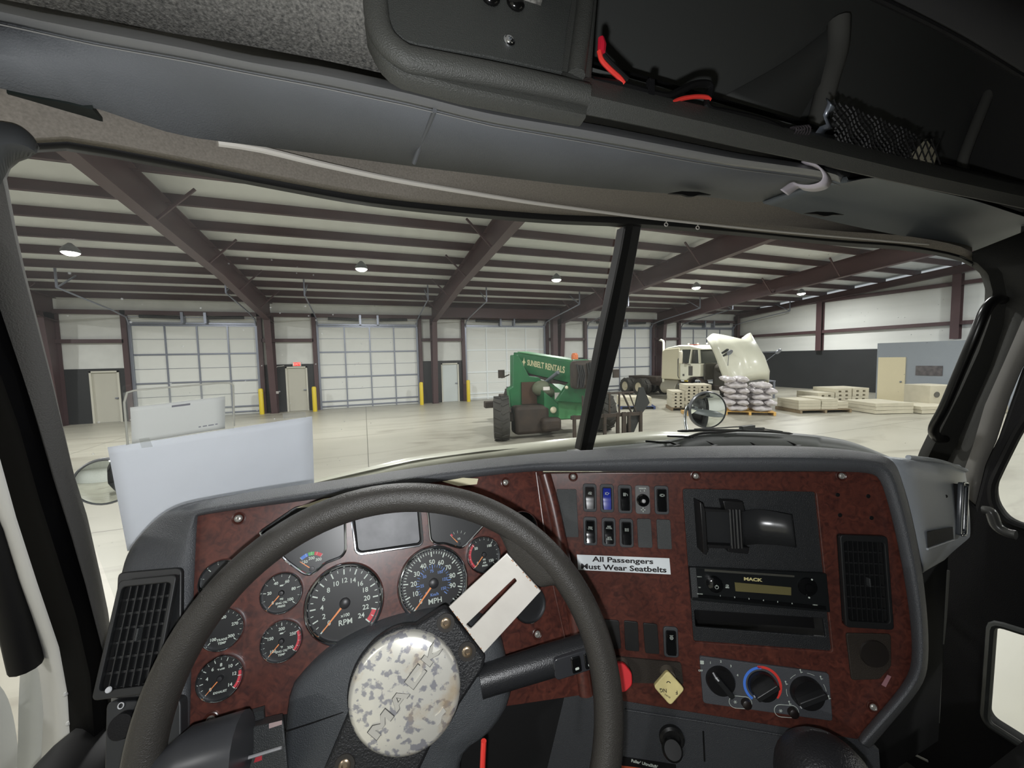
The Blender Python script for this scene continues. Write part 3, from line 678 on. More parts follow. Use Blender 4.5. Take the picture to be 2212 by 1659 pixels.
# sacks
S_ = pallet(13.95, 10.95, R_(-40), 1.7, 1.2, mat('new pallet wood', (228, 184, 104), .7), 'new orange-yellow pallet under the heap of white sacks')
msack = mat('sack plastic', (226, 222, 226), .4, c2=(176, 168, 166), sc1=7, fac=.9, det=6, bump=1, bsc=14)
SK = []
for q in range(3):
    bg = MB(); rows = []
    for i in range(15):
        u = -1+2*i/14; hw = .185*(1-abs(u)**5)**.5*(1+.08*math.sin(7*u+q*2))+.01; hh = .098*(1-abs(u)**4)**.6*(1+.12*math.sin(5*u+q*3))+.006
        rows.append([V((u*.335, hw*math.cos(t)*(1+.1*math.sin(3*t+i+q)), hh*math.sin(t)*(1+.14*math.sin(5*t+2*i+q)))) for t in [2*math.pi*k/18 for k in range(18)]])
    bg.grid(rows, True, True)
    me = bg.mesh('plastic_sack'); me.materials.append(msack); me.polygons.foreach_set('use_smooth', [True]*len(me.polygons)); SK.append(me)
for k in range(6):
    if k % 2 == 0: L_ = [((i-.5)*.80, (j-1)*.46, 0, ['left', 'right'][i], ['near', 'middle', 'far'][j]) for i in range(2) for j in range(3)]
    else: L_ = [((i-1.5)*.455, (j-.5)*.77, math.pi/2, ['far left', 'left', 'right', 'far right'][i], ['near', 'far'][j]) for i in range(4) for j in range(2)]
    if k == 4: L_ = [l for l in L_ if not (l[3] == 'right' and l[4] == 'far')]
    if k == 5: L_ = L_[:4]
    for x, y, r, n1, n2 in L_:
        o = bpy.data.objects.new('plastic_sack', random.choice(SK))
        link(o, S_ @ M.Translation((x+random.uniform(-.015, .015), y+random.uniform(-.015, .015), .25+.218*k)) @ M.Rotation(r+random.uniform(-.07, .07), 4, 'Z') @ M.Rotation(random.uniform(-.07, .07), 4, 'X') @ M.Rotation(random.uniform(-.03, .03), 4, 'Y'))
        tag(o, 'white sack heaped on the orange-yellow pallet, %s layer, %s %s' % (ORD[k], n2, n1), 'sack', 'sacks heaped on the pallet')
# crates beyond the sacks and things at the right edge
cr_ = MB(); cr_.box(-.55, .55, -.4, .4, .45, .5); 
for x in (-.5, .5):
    for y in (-.36, .36): cr_.box(x-.04, x+.04, y-.04, y+.04, 0, .9)
cr_.box(-.55, .55, -.42, .42, .86, .92)
tag(obj('steel_crate', cr_, mtrack, None, M.Translation((19.3, 14.4, 0)) @ M.Rotation(R_(-30), 4, 'Z')), 'pale grey steel rack behind the heap of sacks', 'rack')
hx = M.Translation((20.9, 8.5, 0)) @ M.Rotation(R_(-20), 4, 'Z')
o = thing('concrete_block', 'grey concrete blocks with round holes beside the office wall', 'concrete block', mw=hx)
obj('block_body', MB().box(-.55, .45, -.5, .5, .001, .95), mslab, o, hx, bev=.02)
for (x, z) in ((-.3, .6), (.1, .6), (-.1, .2)): obj('round_hole', MB().lathe([(0, 0), (.11, 0), (.11, .01), (0, .01)], 20, M(((1, 0, 0, x), (0, 0, 1, -.515), (0, -1, 0, z), (0, 0, 0, 1)))), mat('hole shadow grey', (96, 94, 88), .8), o, hx)
bk = tag(obj('white_bucket', MB().lathe([(0, 0), (.16, 0), (.19, .36), (.2, .36), (.2, .4), (.0, .4)], 20, M.Translation((20.4, 7.3, .43))), mat('bucket white', (236, 232, 224), .4)), 'white bucket at the right edge of the windshield on a grey bin', 'bucket')
tag(obj('grey_bin', MB().box(20.1, 20.75, 6.95, 7.6, .001, .425), g), 'low grey bin under the white bucket by the right pillar', 'bin')
# ================================================================ CAB SHELL
mplas = mat('dash grey plastic', (74, 76, 79), .45, bump=.5, bsc=900, spec=.5)
mplas2 = mat('dark grey plastic', (52, 54, 55), .5, bump=.5, bsc=900)
mcarp = mat('headliner felt', (168, 166, 160), .95, c2=(92, 92, 90), sc1=330, fac=.6, spec=.1, bump=.25, bsc=500)
mfelt = mat('header felt', (138, 132, 123), .95, c2=(110, 105, 98), sc1=400, fac=.8, spec=.1)
mvinyl = mat('visor vinyl', (101, 104, 108), .6, c2=(88, 90, 92), sc1=9, fac=1, spec=.3, bump=.25, bsc=700, det=6)
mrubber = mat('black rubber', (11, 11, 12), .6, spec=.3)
mdark = mat('cab black plastic', (17, 17, 19), .65, spec=.25, bump=.3, bsc=600)
mshelf = mat('shelf dark plastic', (66, 67, 64), .5, bump=.5, bsc=800)
mstore = mat('storage dark plastic', (88, 90, 88), .7)
mchrome = mat('chrome', (215, 218, 222), .12, 1.)
mpillar = mat('pillar grey plastic', (70, 69, 67), .7, bump=.4, bsc=700)
def Yr(y, *p): return [onY(a, b, y) for a, b in p]
def Xr(x, *p): return [onX(a, b, x) for a, b in p]
def Wr(off, *p): return [WS(a, b, off) for a, b in p]
# windshield, two curved panes either side of the divider bar
glassmat('windshield glass', (.97, .985, .975), .035, .10, 2.6, .03, True)
gl_top = [(-60, 335), (20, 338), (60, 328), (90, 322), (190, 333), (400, 372), (600, 411), (800, 446), (1000, 468), (1200, 484), (1400, 493), (1600, 510), (1800, 530), (1950, 541), (2060, 560), (2100, 577)]
TP = [WS(*p) for p in gl_top]
def ztop(x):
    for a, b in zip(TP, TP[1:]):
        if a.x <= x <= b.x: return a.z+(b.z-a.z)*(x-a.x)/max(b.x-a.x, 1e-6)
    return TP[0].z if x < TP[0].x else TP[-1].z
for i, (xa, xb, l) in enumerate(((-.345, .562, 'left'), (.598, 1.63, 'right'))):
    rows = []
    for k in range(13):
        r = []
        for j in range(41):
            x = xa+(xb-xa)*j/40; z = 2.0+(ztop(x)+.004-2.0)*k/12; r.append(V((x, WSY(x, z)+.002, z)))
        rows.append(r)
    o = struct(obj('window_%d' % (i+1), MB().grid(rows), MT['windshield glass'])); o['label'] = l+' windshield pane'
# divider bar
pts = [WS(1365, 494, .005), WS(1316, 730, .005), WS(1264, 968, .005)]
t = thing('windshield_divider', 'black vertical divider bar between the two windshield panes', 'windshield divider', pts[2])
a = MB(); prof = []
for (lx, rx, yy) in ((1349, 1386, 488), (1340, 1377, 540), (1300, 1342, 730), (1252, 1281, 972)):
    prof.append((WS(lx, yy, .012), WS(rx, yy, .012)))
dn_ = V((0, .03, 0))
rows = [[l, r, r+dn_, l+dn_] for l, r in prof]; a.grid(rows, False, True)
obj('divider_bar', a, mat('divider black', (30, 30, 31), .4), t, bev=.002)
a = MB(); a.grid([[l.lerp(r, .0)+V((0, -.006, 0)), l.lerp(r, .4)+V((0, -.006, 0)), l.lerp(r, .4), l] for l, r in prof], False, True)
obj('divider_seal', a, mrubber, t)
# header: rubber gasket along the glass, felt, white curtain track
gl_top = [(-60, 335), (20, 338), (60, 328), (90, 322), (190, 333), (400, 372), (600, 411), (800, 446), (1000, 468), (1200, 484), (1400, 493), (1600, 510), (1800, 530), (1950, 541), (2060, 560), (2100, 577)]
def sh(p, dy): return [(a, b+dy) for a, b in p]
gk = [WS(*p, .004) for p in gl_top]; gk2 = [WS(a, b-25, .034) for a, b in gl_top]
o = obj('trim_3', loft([gk, [WS(a, b-8, .026) for a, b in gl_top], gk2], 60), mrubber, solid=.01); struct(o)['label'] = 'black gasket above the windshield'
hl = [(-60, 235), (0, 240), (200, 290), (400, 330), (600, 372), (800, 410), (1000, 430), (1200, 445), (1400, 458), (1600, 478), (1800, 500), (1950, 516), (2060, 540), (2110, 565)]
vb_ = [(-120, 170), (0, 190), (65, 205), (200, 232), (380, 290), (530, 312), (700, 334), (880, 358), (1062, 380), (1280, 405), (1480, 421), (1560, 429), (1700, 448), (1850, 486), (1950, 506), (2050, 526), (2150, 548), (2300, 590)]
def ip(L_, x):
    for a, b in zip(L_, L_[1:]):
        if a[0] <= x <= b[0]: return a[1]+(b[1]-a[1])*(x-a[0])/(b[0]-a[0])
    return L_[0][1] if x < L_[0][0] else L_[-1][1]
def HY(px, py, base, marg):
    y = base
    for _ in range(6):
        p = onY(px, py, y); y = min(base, WSY(p.x, p.z)-marg)
    return onY(px, py, y)
hx_ = [a for a, b in gl_top]
def hrow_(f): return [f(x) for x in hx_]
def P2_(x): return WS(x, ip(gl_top, x)-32, .045)
def P3_(x): return HY(x, min(ip(vb_, x)-12, ip(gl_top, x)-40), .64, .035)
o = obj('trim_4', loft([hrow_(lambda x: WS(x, ip(gl_top, x)-(19 if x < 1500 else 13), .030)), hrow_(P2_), hrow_(P3_), hrow_(lambda x: HY(x, ip(vb_, x)-70, .64, .03)), hrow_(lambda x: onY(x, ip(vb_, x)-150, .64))], 60), mfelt, solid=.006); struct(o)['label'] = 'grey felt header over the windshield'
tk = [(470, 308), (560, 322), (700, 356), (850, 388), (1000, 414), (1150, 438), (1300, 458), (1400, 471), (1550, 487), (1700, 502), (1850, 515), (1990, 527), (2085, 531)]
def HD(px, py, k=0):
    a, b = ip(gl_top, px)-32, min(ip(vb_, px)-12, ip(gl_top, px)-40)
    p = P2_(px).lerp(P3_(px), (a-py)/max(a-b, 1)) if py < a else WS(px, ip(gl_top, px)-13, .026).lerp(P2_(px), (a+19-py)/19)
    d_ = (p-C0).length; r_ = ray(px, py).normalized(); return C0+r_*(d_-.014-k)
ct = thing('curtain_track', 'thin white curtain track curving along the grey felt header', 'curtain track', HD(1200, 445))
obj('track_rail', MB().tube(cat_([HD(*p) for p in tk], 80), [.0042*(1-.65*i/79) for i in range(80)], 8), mat('track white', (206, 202, 194), .4), ct)
for px, py in ((1439, 485), (1507, 492)):
    c_ = HD(px, py, .004); F = frame(c_, rt, up)
    obj('track_hook', MB().lathe([(.003, -.001), (.005, 0), (.003, .001)], 14, F, False).tube([F @ V((0, .004, 0)), F @ V((.002, .012, 0))], .0012, 6), MT['track white'], ct)
o = obj('trim_21', loft([[WS(a, b, .055) for a, b in [(-80, 262), (-30, 264), (0, 268), (40, 277), (66, 300), (74, 322)]], [WS(a, b, .065) for a, b in [(-80, 330), (-40, 320), (0, 312), (26, 308), (52, 314), (68, 324)]], [WS(a, b, .05) for a, b in [(-80, 420), (-20, 410), (0, 378), (10, 352), (30, 336), (66, 327)]]], 20), mat('pillar corner plastic', (60, 62, 64), .6), solid=.004); struct(o)['label'] = 'dark plastic corner cap where header meets the left pillar'
# left pillar (three strips) and the cream door jamb outside it
gL = [(60, 330), (15, 346), (0, 380), (8, 425), (22, 500), (41, 585), (68, 690), (104, 832), (149, 1025), (179, 1119), (210, 1254), (226, 1330), (236, 1430), (240, 1560)]
p2 = [(-40, 320), (-60, 345), (-70, 400), (-60, 450), (-40, 530), (-5, 640), (30, 750), (75, 900), (114, 1037), (151, 1156), (183, 1266), (224, 1426), (232, 1530), (238, 1700)]
p3 = [(-160, 320), (-160, 345), (-160, 430), (-150, 520), (-120, 620), (-90, 700), (-60, 800), (0, 946), (46, 1115), (91, 1257), (137, 1394), (155, 1495), (161, 1605), (163, 1720)]
def nX(x, p): return [onX(a, b, x) for a, b in p]
gw_ = [WS(a, b, .004) for a, b in gL]
o = obj('trim_5', loft([[WS(a, b, -.004) for a, b in gL], gw_, nX(-.345, p2)], 70, False), mpillar, solid=.004); struct(o)['label'] = 'grey plastic inner face of the left windshield pillar'
p25 = [((a+c)/2+8, (b+d)/2) for (a, b), (c, d) in zip(p2, p3)]
o = obj('trim_6', loft([nX(-.347, p2), nX(-.352, p25), nX(-.40, p3)], 70, False), mat('pillar seal black', (6, 6, 7), .8, spec=.05), solid=.004); struct(o)['label'] = 'black left windshield pillar'
p4 = [(-300, 320), (-300, 345), (-300, 430), (-290, 520), (-260, 620), (-220, 700), (-190, 800), (-90, 960), (0, 1138), (32, 1248), (69, 1357), (98, 1449), (107, 1531), (98, 1720)]
o = obj('trim_7', loft([nX(-.405, p3), nX(-.47, [(a+0, b) for a, b in p4])], 70, False), mat('jamb paint', (222, 222, 218), .45, c2=(206, 205, 200), sc1=6, fac=1), solid=.006); struct(o)['label'] = 'off-white painted door jamb'
dj = thing('open_door', 'edge of the open off-white driver door with black seal, at the far left', 'truck door', (-.6, .7, 1.6))
obj('door_seal', MB().tube(cat_(nX(-.46, [(-120, 900), (-40, 1080), (10, 1240), (56, 1440)]), 30), .0165, 12), mrubber, dj)
e1 = [(100, 1400), (112, 1520), (118, 1600), (112, 1760)]; e2 = [(56, 1440), (52, 1520), (50, 1600), (44, 1760)]
obj('door_edge', loft([nX(-.475, e1), nX(-.53, e2)], 16), mat('door grey white', (196, 198, 194), .5, c2=(178, 180, 176), sc1=8, fac=1), dj, solid=.006)
obj('hinge_cover', loft([nX(-.56, [(-60, 1430), (0, 1480), (26, 1560), (40, 1700)]), nX(-.6, [(-160, 1430), (-150, 1480), (-140, 1560), (-140, 1700)])], 16), MT['door grey white'], dj, solid=.006)
for px, py in ((147, 1563), (141, 1500)):
    obj('rivet', MB().ball(onX(px, py, -.404), .003), MT['jamb paint'], dj)
cw = obj('trim_8', MB().ball(onX(190, 1640, -.36), .055, .075, .03), mrubber); struct(cw)['label'] = 'rounded black end of the door sill seal'
# right pillar, grab handle, grey door strip, passenger door
gR = [(2060, 558), (2095, 572), (2118, 592), (2128, 625), (2125, 680), (2100, 745), (2060, 832), (2020, 905), (1985, 978), (1975, 1010)]
q2 = [(2100, 545), (2140, 560), (2165, 590), (2175, 640), (2168, 700), (2140, 790), (2100, 880), (2066, 960), (2040, 1010), (2030, 1040)]
q3 = [(2212, 500), (2240, 540), (2260, 600), (2240, 650), (2212, 683), (2170, 780), (2127, 876), (2102, 962), (2082, 1018), (2070, 1060)]
q4 = [(2330, 500), (2350, 540), (2350, 600), (2300, 680), (2240, 740), (2205, 800), (2180, 860), (2150, 955), (2128, 1005), (2107, 1090)]
def qz(x, p, y0=None): return [onX(a, b, x) for a, b in p]
o = obj('trim_9', loft([[WS(a, b, -.004) for a, b in gR], [WS(a, b, .006) for a, b in gR]], 60, False), mrubber, solid=.012); struct(o)['label'] = 'black gasket of the right windshield corner'
q2a = [((a*.65+c*.35), (b*.65+d*.35)) for (a, b), (c, d) in zip(gR, q2)]
o = obj('trim_10', loft([[WS(a, b, .006) for a, b in gR], [WS(a, b, .03) for a, b in q2a], [WS(a, b, .03) for a, b in q2], qz(1.50, q3)], 60, False), mat('right pillar plastic', (44, 44, 41), .7, bump=.3, bsc=700), solid=.004); struct(o)['label'] = 'dark right windshield pillar'
o = obj('trim_11', loft([qz(1.495, q3), qz(1.50, q4)], 60, False), mat('door strip grey', (112, 110, 106), .7), solid=.01); struct(o)['label'] = 'lighter grey strip beside the passenger door'
gh = thing('grab_handle', 'black curved grab handle on the right windshield pillar', 'grab handle', WS(2100, 800, .09))
hp = [(2165, 648, .03), (2150, 648, .06), (2128, 672, .085), (2104, 730, .10), (2070, 810, .10), (2040, 880, .10), (2017, 925, .085), (2024, 946, .06), (2040, 948, .03)]
obj('handle_bar', MB().tube(cat_([WS(a, b, k) for a, b, k in hp], 50), .0115, 14), mat('handle black', (16, 16, 16), .28), gh)
# passenger door: panel with two window openings
PDF = frame(onX(2150, 1300, 1.50), V((.06, -1, 0)), V((0, 0, 1)))
ow = locs(PDF, [(2202, 925), (2160, 1010), (2141, 1052), (2146, 1092), (2172, 1126), (2212, 1141), (2500, 1190), (2500, 700), (2330, 760)])
lw = locs(PDF, [(2143, 1343), (2212, 1365), (2420, 1420), (2420, 1760), (2212, 1612), (2137, 1564), (2128, 1547)])
out = locs(PDF, [(2040, 1020), (2105, 1090), (2128, 1000), (2155, 945), (2205, 800), (2330, 560), (2800, 300), (2800, 2300), (2060, 1900), (1900, 1600)])
pd = thing('passenger_door', 'black passenger door with a main window and a low peep window', 'truck door', onX(2150, 1300, 1.5))
dmesh = plate('door_panel', out, [smooth2(ow, .03), smooth2(lw, .02)], .05, mdark, pd, PDF, bev=.008)
def ringp(nm, pl, m, off):
    P = [PDF @ V((x, y, off)) for x, y in pl]
    return obj(nm, MB().tube(P, .009, 8, True), m, pd)
ringp('main_window_seal', smooth2(ow, .03), mrubber, .0)
ringp('peep_window_frame', smooth2([(x*1.0, y) for x, y in lw], .02), mat('peep frame', (66, 68, 66), .5), .002)
glassmat('side glass', (.97, .98, .975), .03, .02, 3.)
obj('main_window_pane', MB().prism(smooth2(ow, .03), -.03, -.026), MT['side glass'], pd, PDF)
obj('peep_window_pane', MB().prism(smooth2(lw, .02), -.03, -.026), MT['side glass'], pd, PDF)
obj('door_pull', MB().tube(cat_([onX(a, b, 1.44) for a, b in [(2124, 1102), (2140, 1106), (2152, 1135), (2172, 1150), (2195, 1156)]], 20), .011, 10), mat('door pull grey', (84, 84, 82), .25), pd)
obj('door_trim_strip', MB().tube([onX(a, b, 1.40) for a, b in [(2048, 1232), (2042, 1330), (2036, 1390)]], .0035, 6).tube([onX(a, b, 1.40) for a, b in [(2032, 1430), (2028, 1520), (2026, 1560)]], .0035, 6), mat('door strip grey2', (120, 120, 114), .5), pd)
obj('door_trim_strip', MB().tube([onX(a, b, 1.35) for a, b in [(1912, 1584), (1950, 1618), (2004, 1644)]], .003, 6), MT['door strip grey2'], pd)
# ---------------- visors
def wobj(n, rows, m, par, nn=60, **k): return obj(n, loft(rows, nn), m, par, **k)
vis = thing('sun_visor', 'wide grey vinyl sun visor with stitched rolled edge, driver side', 'sun visor', onY(900, 250, .5))
ve = [(-120, -20), (0, 8), (65, 24), (200, 48), (400, 88), (542, 120), (700, 146), (880, 185), (1062, 231), (1280, 268), (1500, 312), (1600, 332), (1727, 352), (1800, 366), (1822, 378)]
vm = [(-120, 20), (0, 42), (65, 56), (200, 86), (400, 122), (542, 150), (700, 180), (880, 218), (1062, 262), (1280, 300), (1500, 340), (1600, 356), (1727, 372), (1790, 382), (1815, 390)]
vb = [(-120, 170), (0, 190), (65, 205), (200, 232), (380, 290), (530, 312), (700, 334), (880, 358), (1062, 380), (1280, 405), (1480, 421), (1560, 429), (1640, 436), (1740, 410), (1812, 396)]
r0 = Yr(.475, *[(a, b-2) for a, b in ve]); r1 = Yr(.462, *ve)
r1b = Yr(.452, *[((a+c)/2, (b+d)/2) for (a, b), (c, d) in zip(ve, vm)])
r2 = Yr(.46, *vm); r2b = Yr(.466, *[(a, b+5) for a, b in vm])
r3 = [HY((a+c)/2, (b+d)/2, .52, .075) for (a, b), (c, d) in zip(vm, vb)]
r4 = [HY(a, b, .575, .06) for a, b in vb]
wobj('visor_panel', [r2b, r3, r4], mvinyl, vis, solid=.012, off=1)
wobj('rolled_edge', [r0, r1, r1b, r2, r2b], mat('rolled vinyl', (112, 113, 114), .35, spec=.6), vis, solid=.004, off=1)
st = resample(Yr(.4635, *[(a, b+11) for a, b in vm]), 200)
obj('edge_stitching', MB().tube(st, .0006, 5), mat('stitch grey', (128, 128, 126), .7), vis)
seam = cat_([onY(938, 224+14, .465), onY(925, 270, .50), onY(908, 310, .54), onY(893, 352, .565)], 14)
obj('cross_seam', MB().tube([p-V((0, .003, .002)) for p in seam], .0028, 8), mvinyl, vis)
# visor pivot tube and the white clip
obj('pivot_end', MB().tube([onY(1790, 365, .47), onY(1822, 378, .47)], .012, 12), mdark, vis)
for q in ((1445, 417, 1530, 420), (1738, 463, 1818, 464)):
    pass
cl = thing('visor_clip', 'white plastic clip hooked over the right end of the driver visor', 'clip', onY(1750, 385, .44))
cp = [(1738, 353, .455), (1756, 356, .44), (1772, 362, .428), (1784, 376, .42), (1786, 390, .42), (1776, 402, .425), (1752, 408, .44), (1728, 406, .45), (1716, 401, .45), (1702, 410, .45), (1694, 416, .45)]
c1 = cat_([onY(a-6, b-6, y) for a, b, y in cp], 40); c2_ = cat_([onY(a+10, b+6, y+.012) for a, b, y in cp], 40)
obj('clip_band', MB().grid([c1, c2_]), mat('clip white', (205, 198, 206), .35), cl, solid=.0022)
v2 = thing('sun_visor', 'smooth grey sun visor, passenger side, right of the white clip', 'sun visor', onY(1950, 440, .5))
a1 = [(1830, 386), (1862, 379), (1900, 377), (1950, 388), (2000, 401), (2100, 424), (2212, 460), (2400, 520)]
a2 = [(1650, 440), (1700, 452), (1745, 466), (1850, 490), (1950, 510), (2050, 530), (2150, 552), (2300, 590)]
wobj('visor_panel', [Yr(.47, *a1), Yr(.455, *[(a, b+8) for a, b in a1]), Yr(.505, *[((a*.7+c*.3), (b*.7+d*.3)) for (a, b), (c, d) in zip(a1, a2)]), Yr(.55, *[((a*.35+c*.65), (b*.35+d*.65)) for (a, b), (c, d) in zip(a1, a2)]), Yr(.575, *a2)], mat('visor grey', (106, 111, 113), .55, spec=.3, bump=.2, bsc=700), v2, solid=.01, off=1)
for (x0, x1, y0, par, yy) in ((1443, 1533, 420, vis, .565), (1736, 1820, 463, v2, .565)):
    F = frame(onY((x0+x1)/2, y0, yy-.006), onY(x1, y0+3, yy)-onY(x0, y0, yy), up)
    w_ = (onY(x1, y0, yy)-onY(x0, y0, yy)).length
    obj('visor_latch', MB().prism([(-w_/2, -.001), (-w_*.2, .0035), (w_*.2, .0035), (w_/2, -.001), (w_*.2, -.002), (.006, -.005), (-.006, -.005), (-w_*.2, -.002)], 0, .004, F), mrubber, par)
# dark slot in the header by the left pillar
sl = [(14, 196), (120, 214), (200, 232), (222, 258), (150, 250), (50, 234)]
F = frame(onZ(110, 225, 2.60), V((1, 0, 0)), V((0, 1, .0)))
o = obj('trim_12', MB().prism([( (onZ(a, b, 2.60)-F.translation).x, (onZ(a, b, 2.60)-F.translation).y) for a, b in sl], -.002, .002, F), mat('slot black green', (14, 24, 22), .6)); struct(o)['label'] = 'dark slot in the header beside the left pillar'
# ---------------- headliner, overhead console
ZC = 2.725
hlf = [(-200, -60), (119, 2), (289, 41), (542, 84), (700, 115), (800, 138), (900, 160), (1010, 189), (1100, 212)]
fr_ = [onZ(a, b+3, 2.698) for a, b in hlf]
o = obj('trim_13', MB().grid([resample(fr_, 30), [V((p.x, .40, 2.75)) for p in resample(fr_, 30)], [V((p.x, -.3, 2.78)) for p in resample(fr_, 30)]]), mcarp, solid=.01, off=1); struct(o)['label'] = 'speckled grey felt headliner'
o = obj('trim_14', MB().box(-.7, 1.75, .50, .80, 2.76, 2.77), mrubber); struct(o)['label'] = 'black plate standing in for shade in the gap above the sun visors'  # solid black plate: the shade between visors and headliner put into colour
oc = thing('overhead_shelf', 'dark plastic overhead storage shelf with front lip, above the visors on the right', 'overhead shelf', onY(1500, 250, .43))
LY = .408
lu = [(1215, 165), (1290, 180), (1412, 212), (1600, 258), (1680, 281), (1788, 306), (1950, 348), (2100, 383), (2212, 408), (2500, 470)]
lb_ = [(835, 148), (1005, 187), (1200, 226), (1412, 270), (1600, 312), (1730, 339), (1850, 368), (2000, 402), (2212, 446), (2500, 510)]
lu2 = [(900, 99), (1062, 127), (1240, 170), (1412, 213), (1600, 258), (1710, 288), (1830, 316), (1980, 354), (2212, 408), (2500, 470)]
obj('front_lip', loft([Yr(LY+.02, *[(a, b-8) for a, b in lu2]), Yr(LY-.004, *lu2), Yr(LY-.01, *[((a+c)/2, (b+d)/2) for (a, b), (c, d) in zip(lu2, lb_)]), Yr(LY, *lb_), Yr(LY+.03, *[(a, b+1) for a, b in lb_])], 70), mshelf, oc, solid=.004)
# storage cavity behind the lip
cav = MB(); x0 = onY(1285, 150, LY+.02).x
cav.box(x0-.01, 2.0, .60, .61, 2.70, 3.2); cav.box(x0, 2.0, .45, .60, 2.712, 2.72); cav.box(x0-.03, x0-.02, .45, .61, 2.70, 3.2)
obj('storage_wall', cav, mstore, oc)
obj('storage_shade_plate', MB().box(x0, 2.0, .44, .60, 2.70, 2.706), mrubber, oc)  # black sheet added below the storage floor as the shade over the visors
mst2 = mat('storage rib', (104, 104, 100), .6)
obj('storage_rib', MB().tube(cat_([onY(a, b, .575) for a, b in [(1812, 45), (1808, 110), (1785, 190), (1760, 290), (1745, 330)]], 20), .02, 12), mst2, oc)
obj('storage_rib', MB().tube(cat_([onY(a, b, .575) for a, b in [(2140, 190), (2120, 240), (2085, 330), (2068, 390)]], 20), .012, 12), mst2, oc)
obj('storage_brace', MB().grid([cat_([onY(a, b, .59) for a, b in [(1805, 50), (1700, 130), (1560, 210)]], 12), cat_([onY(a, b, .575) for a, b in [(1805, 130), (1760, 200), (1720, 270)]], 12)]), mat('storage web', (94, 96, 94), .7), oc, solid=.004)
# upper right ceiling edge
obj('upper_edge', loft([Yr(.30, (1870, -30), (2000, 30), (2100, 80), (2212, 150), (2300, 200)), Yr(.30, (1900, -60), (2100, -60), (2212, -40), (2300, 0), (2500, 60))], 20), mat('upper edge grey', (52, 52, 53), .7), oc, solid=.01)
obj('upper_edge_groove', MB().tube(cat_(Yr(.298, (1850, -25), (1990, 42), (2090, 95), (2212, 168)), 20), .0035, 8), mdark, oc)
# console box with rounded corner
KF = frame(onY(1040, 80, .40), V((1, 0, 0)), V((0, .18, 1)))
fo = locs(KF, [(789, -60), (787, 0), (794, 54), (808, 85), (825, 112), (845, 132), (870, 147), (1000, 184), (1150, 215), (1275, 240), (1285, 178), (1292, 60), (1297, 0), (1302, -60)])
fi = locs(KF, [(835, -60), (836, 0), (841, 43), (847, 60), (857, 76), (873, 90), (899, 99), (1062, 127), (1213, 159), (1224, 60), (1235, 0), (1240, -60)])
fi = [(x, y) for x, y in fi]
bx_ = thing('overhead_console', 'black overhead console box with rounded corner and one screw', 'overhead console', onY(1040, 80, .42))
plate('console_frame', fo, [], .02, mshelf, bx_, KF @ M.Translation((0, 0, -.006)), bev=.004)
rim = [KF @ V((x, y, -.002)) for x, y in locs(KF, [(812, -60), (811, 0), (817, 48), (830, 80), (848, 100), (870, 117), (900, 128), (1060, 158), (1180, 182), (1270, 203)])]
obj('console_rounded_rim', MB().tube(cat_(rim, 60), .0115, 14, flat=.8), mshelf, bx_)
rim = [KF @ V((x, y, -.002)) for x, y in locs(KF, [(1268, -60), (1266, 0), (1258, 70), (1246, 160)])]
obj('console_side_rim', MB().tube(cat_(rim, 30), .0105, 14, flat=.8), mshelf, bx_)
plate('console_face', fi, [], .004, mat('console face', (58, 60, 58), .6, bump=.6, bsc=900), bx_, KF @ M.Translation((0, 0, .002)), bev=.0008)
sx, sy = loc(KF, 1101, 85, .004)
def screw(F, x, y, r, par, z=0., m=None):
    o = obj('screw', MB().lathe([(r*1.25, 0), (r*1.2, r*.25), (r*.9, r*.4), (r*.8, r*.6), (r*.35, r*.7), (r*.3, r*.35), (0, r*.3)], 20), m or mchrome, par, F @ M.Translation((x, y, z))); return o
screw(KF, sx, sy, .0052, bx_, .002)
for q in ((1060, -8), (1114, 4)):
    a_, b_ = loc(KF, *q, .004); obj('console_button', MB().ball((a_, b_, .004), .0105, .010, .006), mat('button gloss black', (14, 14, 14), .15), bx_, KF)
# wires in the shelf
mred = mat('red wire', (226, 62, 54), .4)
w1 = thing('red_wire', 'short red and black wire with connector hanging by the overhead console', 'wire', onY(1310, 120, .402))
obj('wire_strand', MB().tube(cat_([onY(a, b, .402) for a, b in [(1294, 110), (1300, 130), (1318, 150), (1338, 168), (1348, 181)]], 24), .0028, 8), mred, w1)
obj('black_strand', MB().tube(cat_([onY(a, b, .404) for a, b in [(1302, 118), (1322, 140), (1345, 162), (1356, 172)]], 24), .003, 8), mrubber, w1)
obj('connector', MB().tube([onY(1298, 82, .402), onY(1300, 98, .402), onY(1299, 114, .402)], [.0035, .0052, .0046], 8), mat('connector red', (196, 30, 52), .4), w1)
w2 = thing('wire_loop', 'looped black harness with a red strand lying on the overhead shelf lip', 'wire', onY(1480, 215, .402))
obj('harness', MB().tube(cat_([onY(a, b, .405) for a, b in [(1280, 176), (1340, 184), (1400, 200), (1440, 208), (1470, 196), (1500, 182), (1530, 182), (1535, 198), (1528, 232), (1580, 245), (1650, 262), (1690, 282)]], 70), .0045, 8), mrubber, w2)
obj('red_strand', MB().tube(cat_([onY(a, b, .402) for a, b in [(1452, 222), (1470, 214), (1500, 209), (1525, 210), (1534, 216)]], 24), .0026, 8), mred, w2)
obj('harness_clip', MB().box(-.004, .004, -.003, .003, -.009, .009, M.Translation(onY(1405, 190, .402))), mdark, w2)
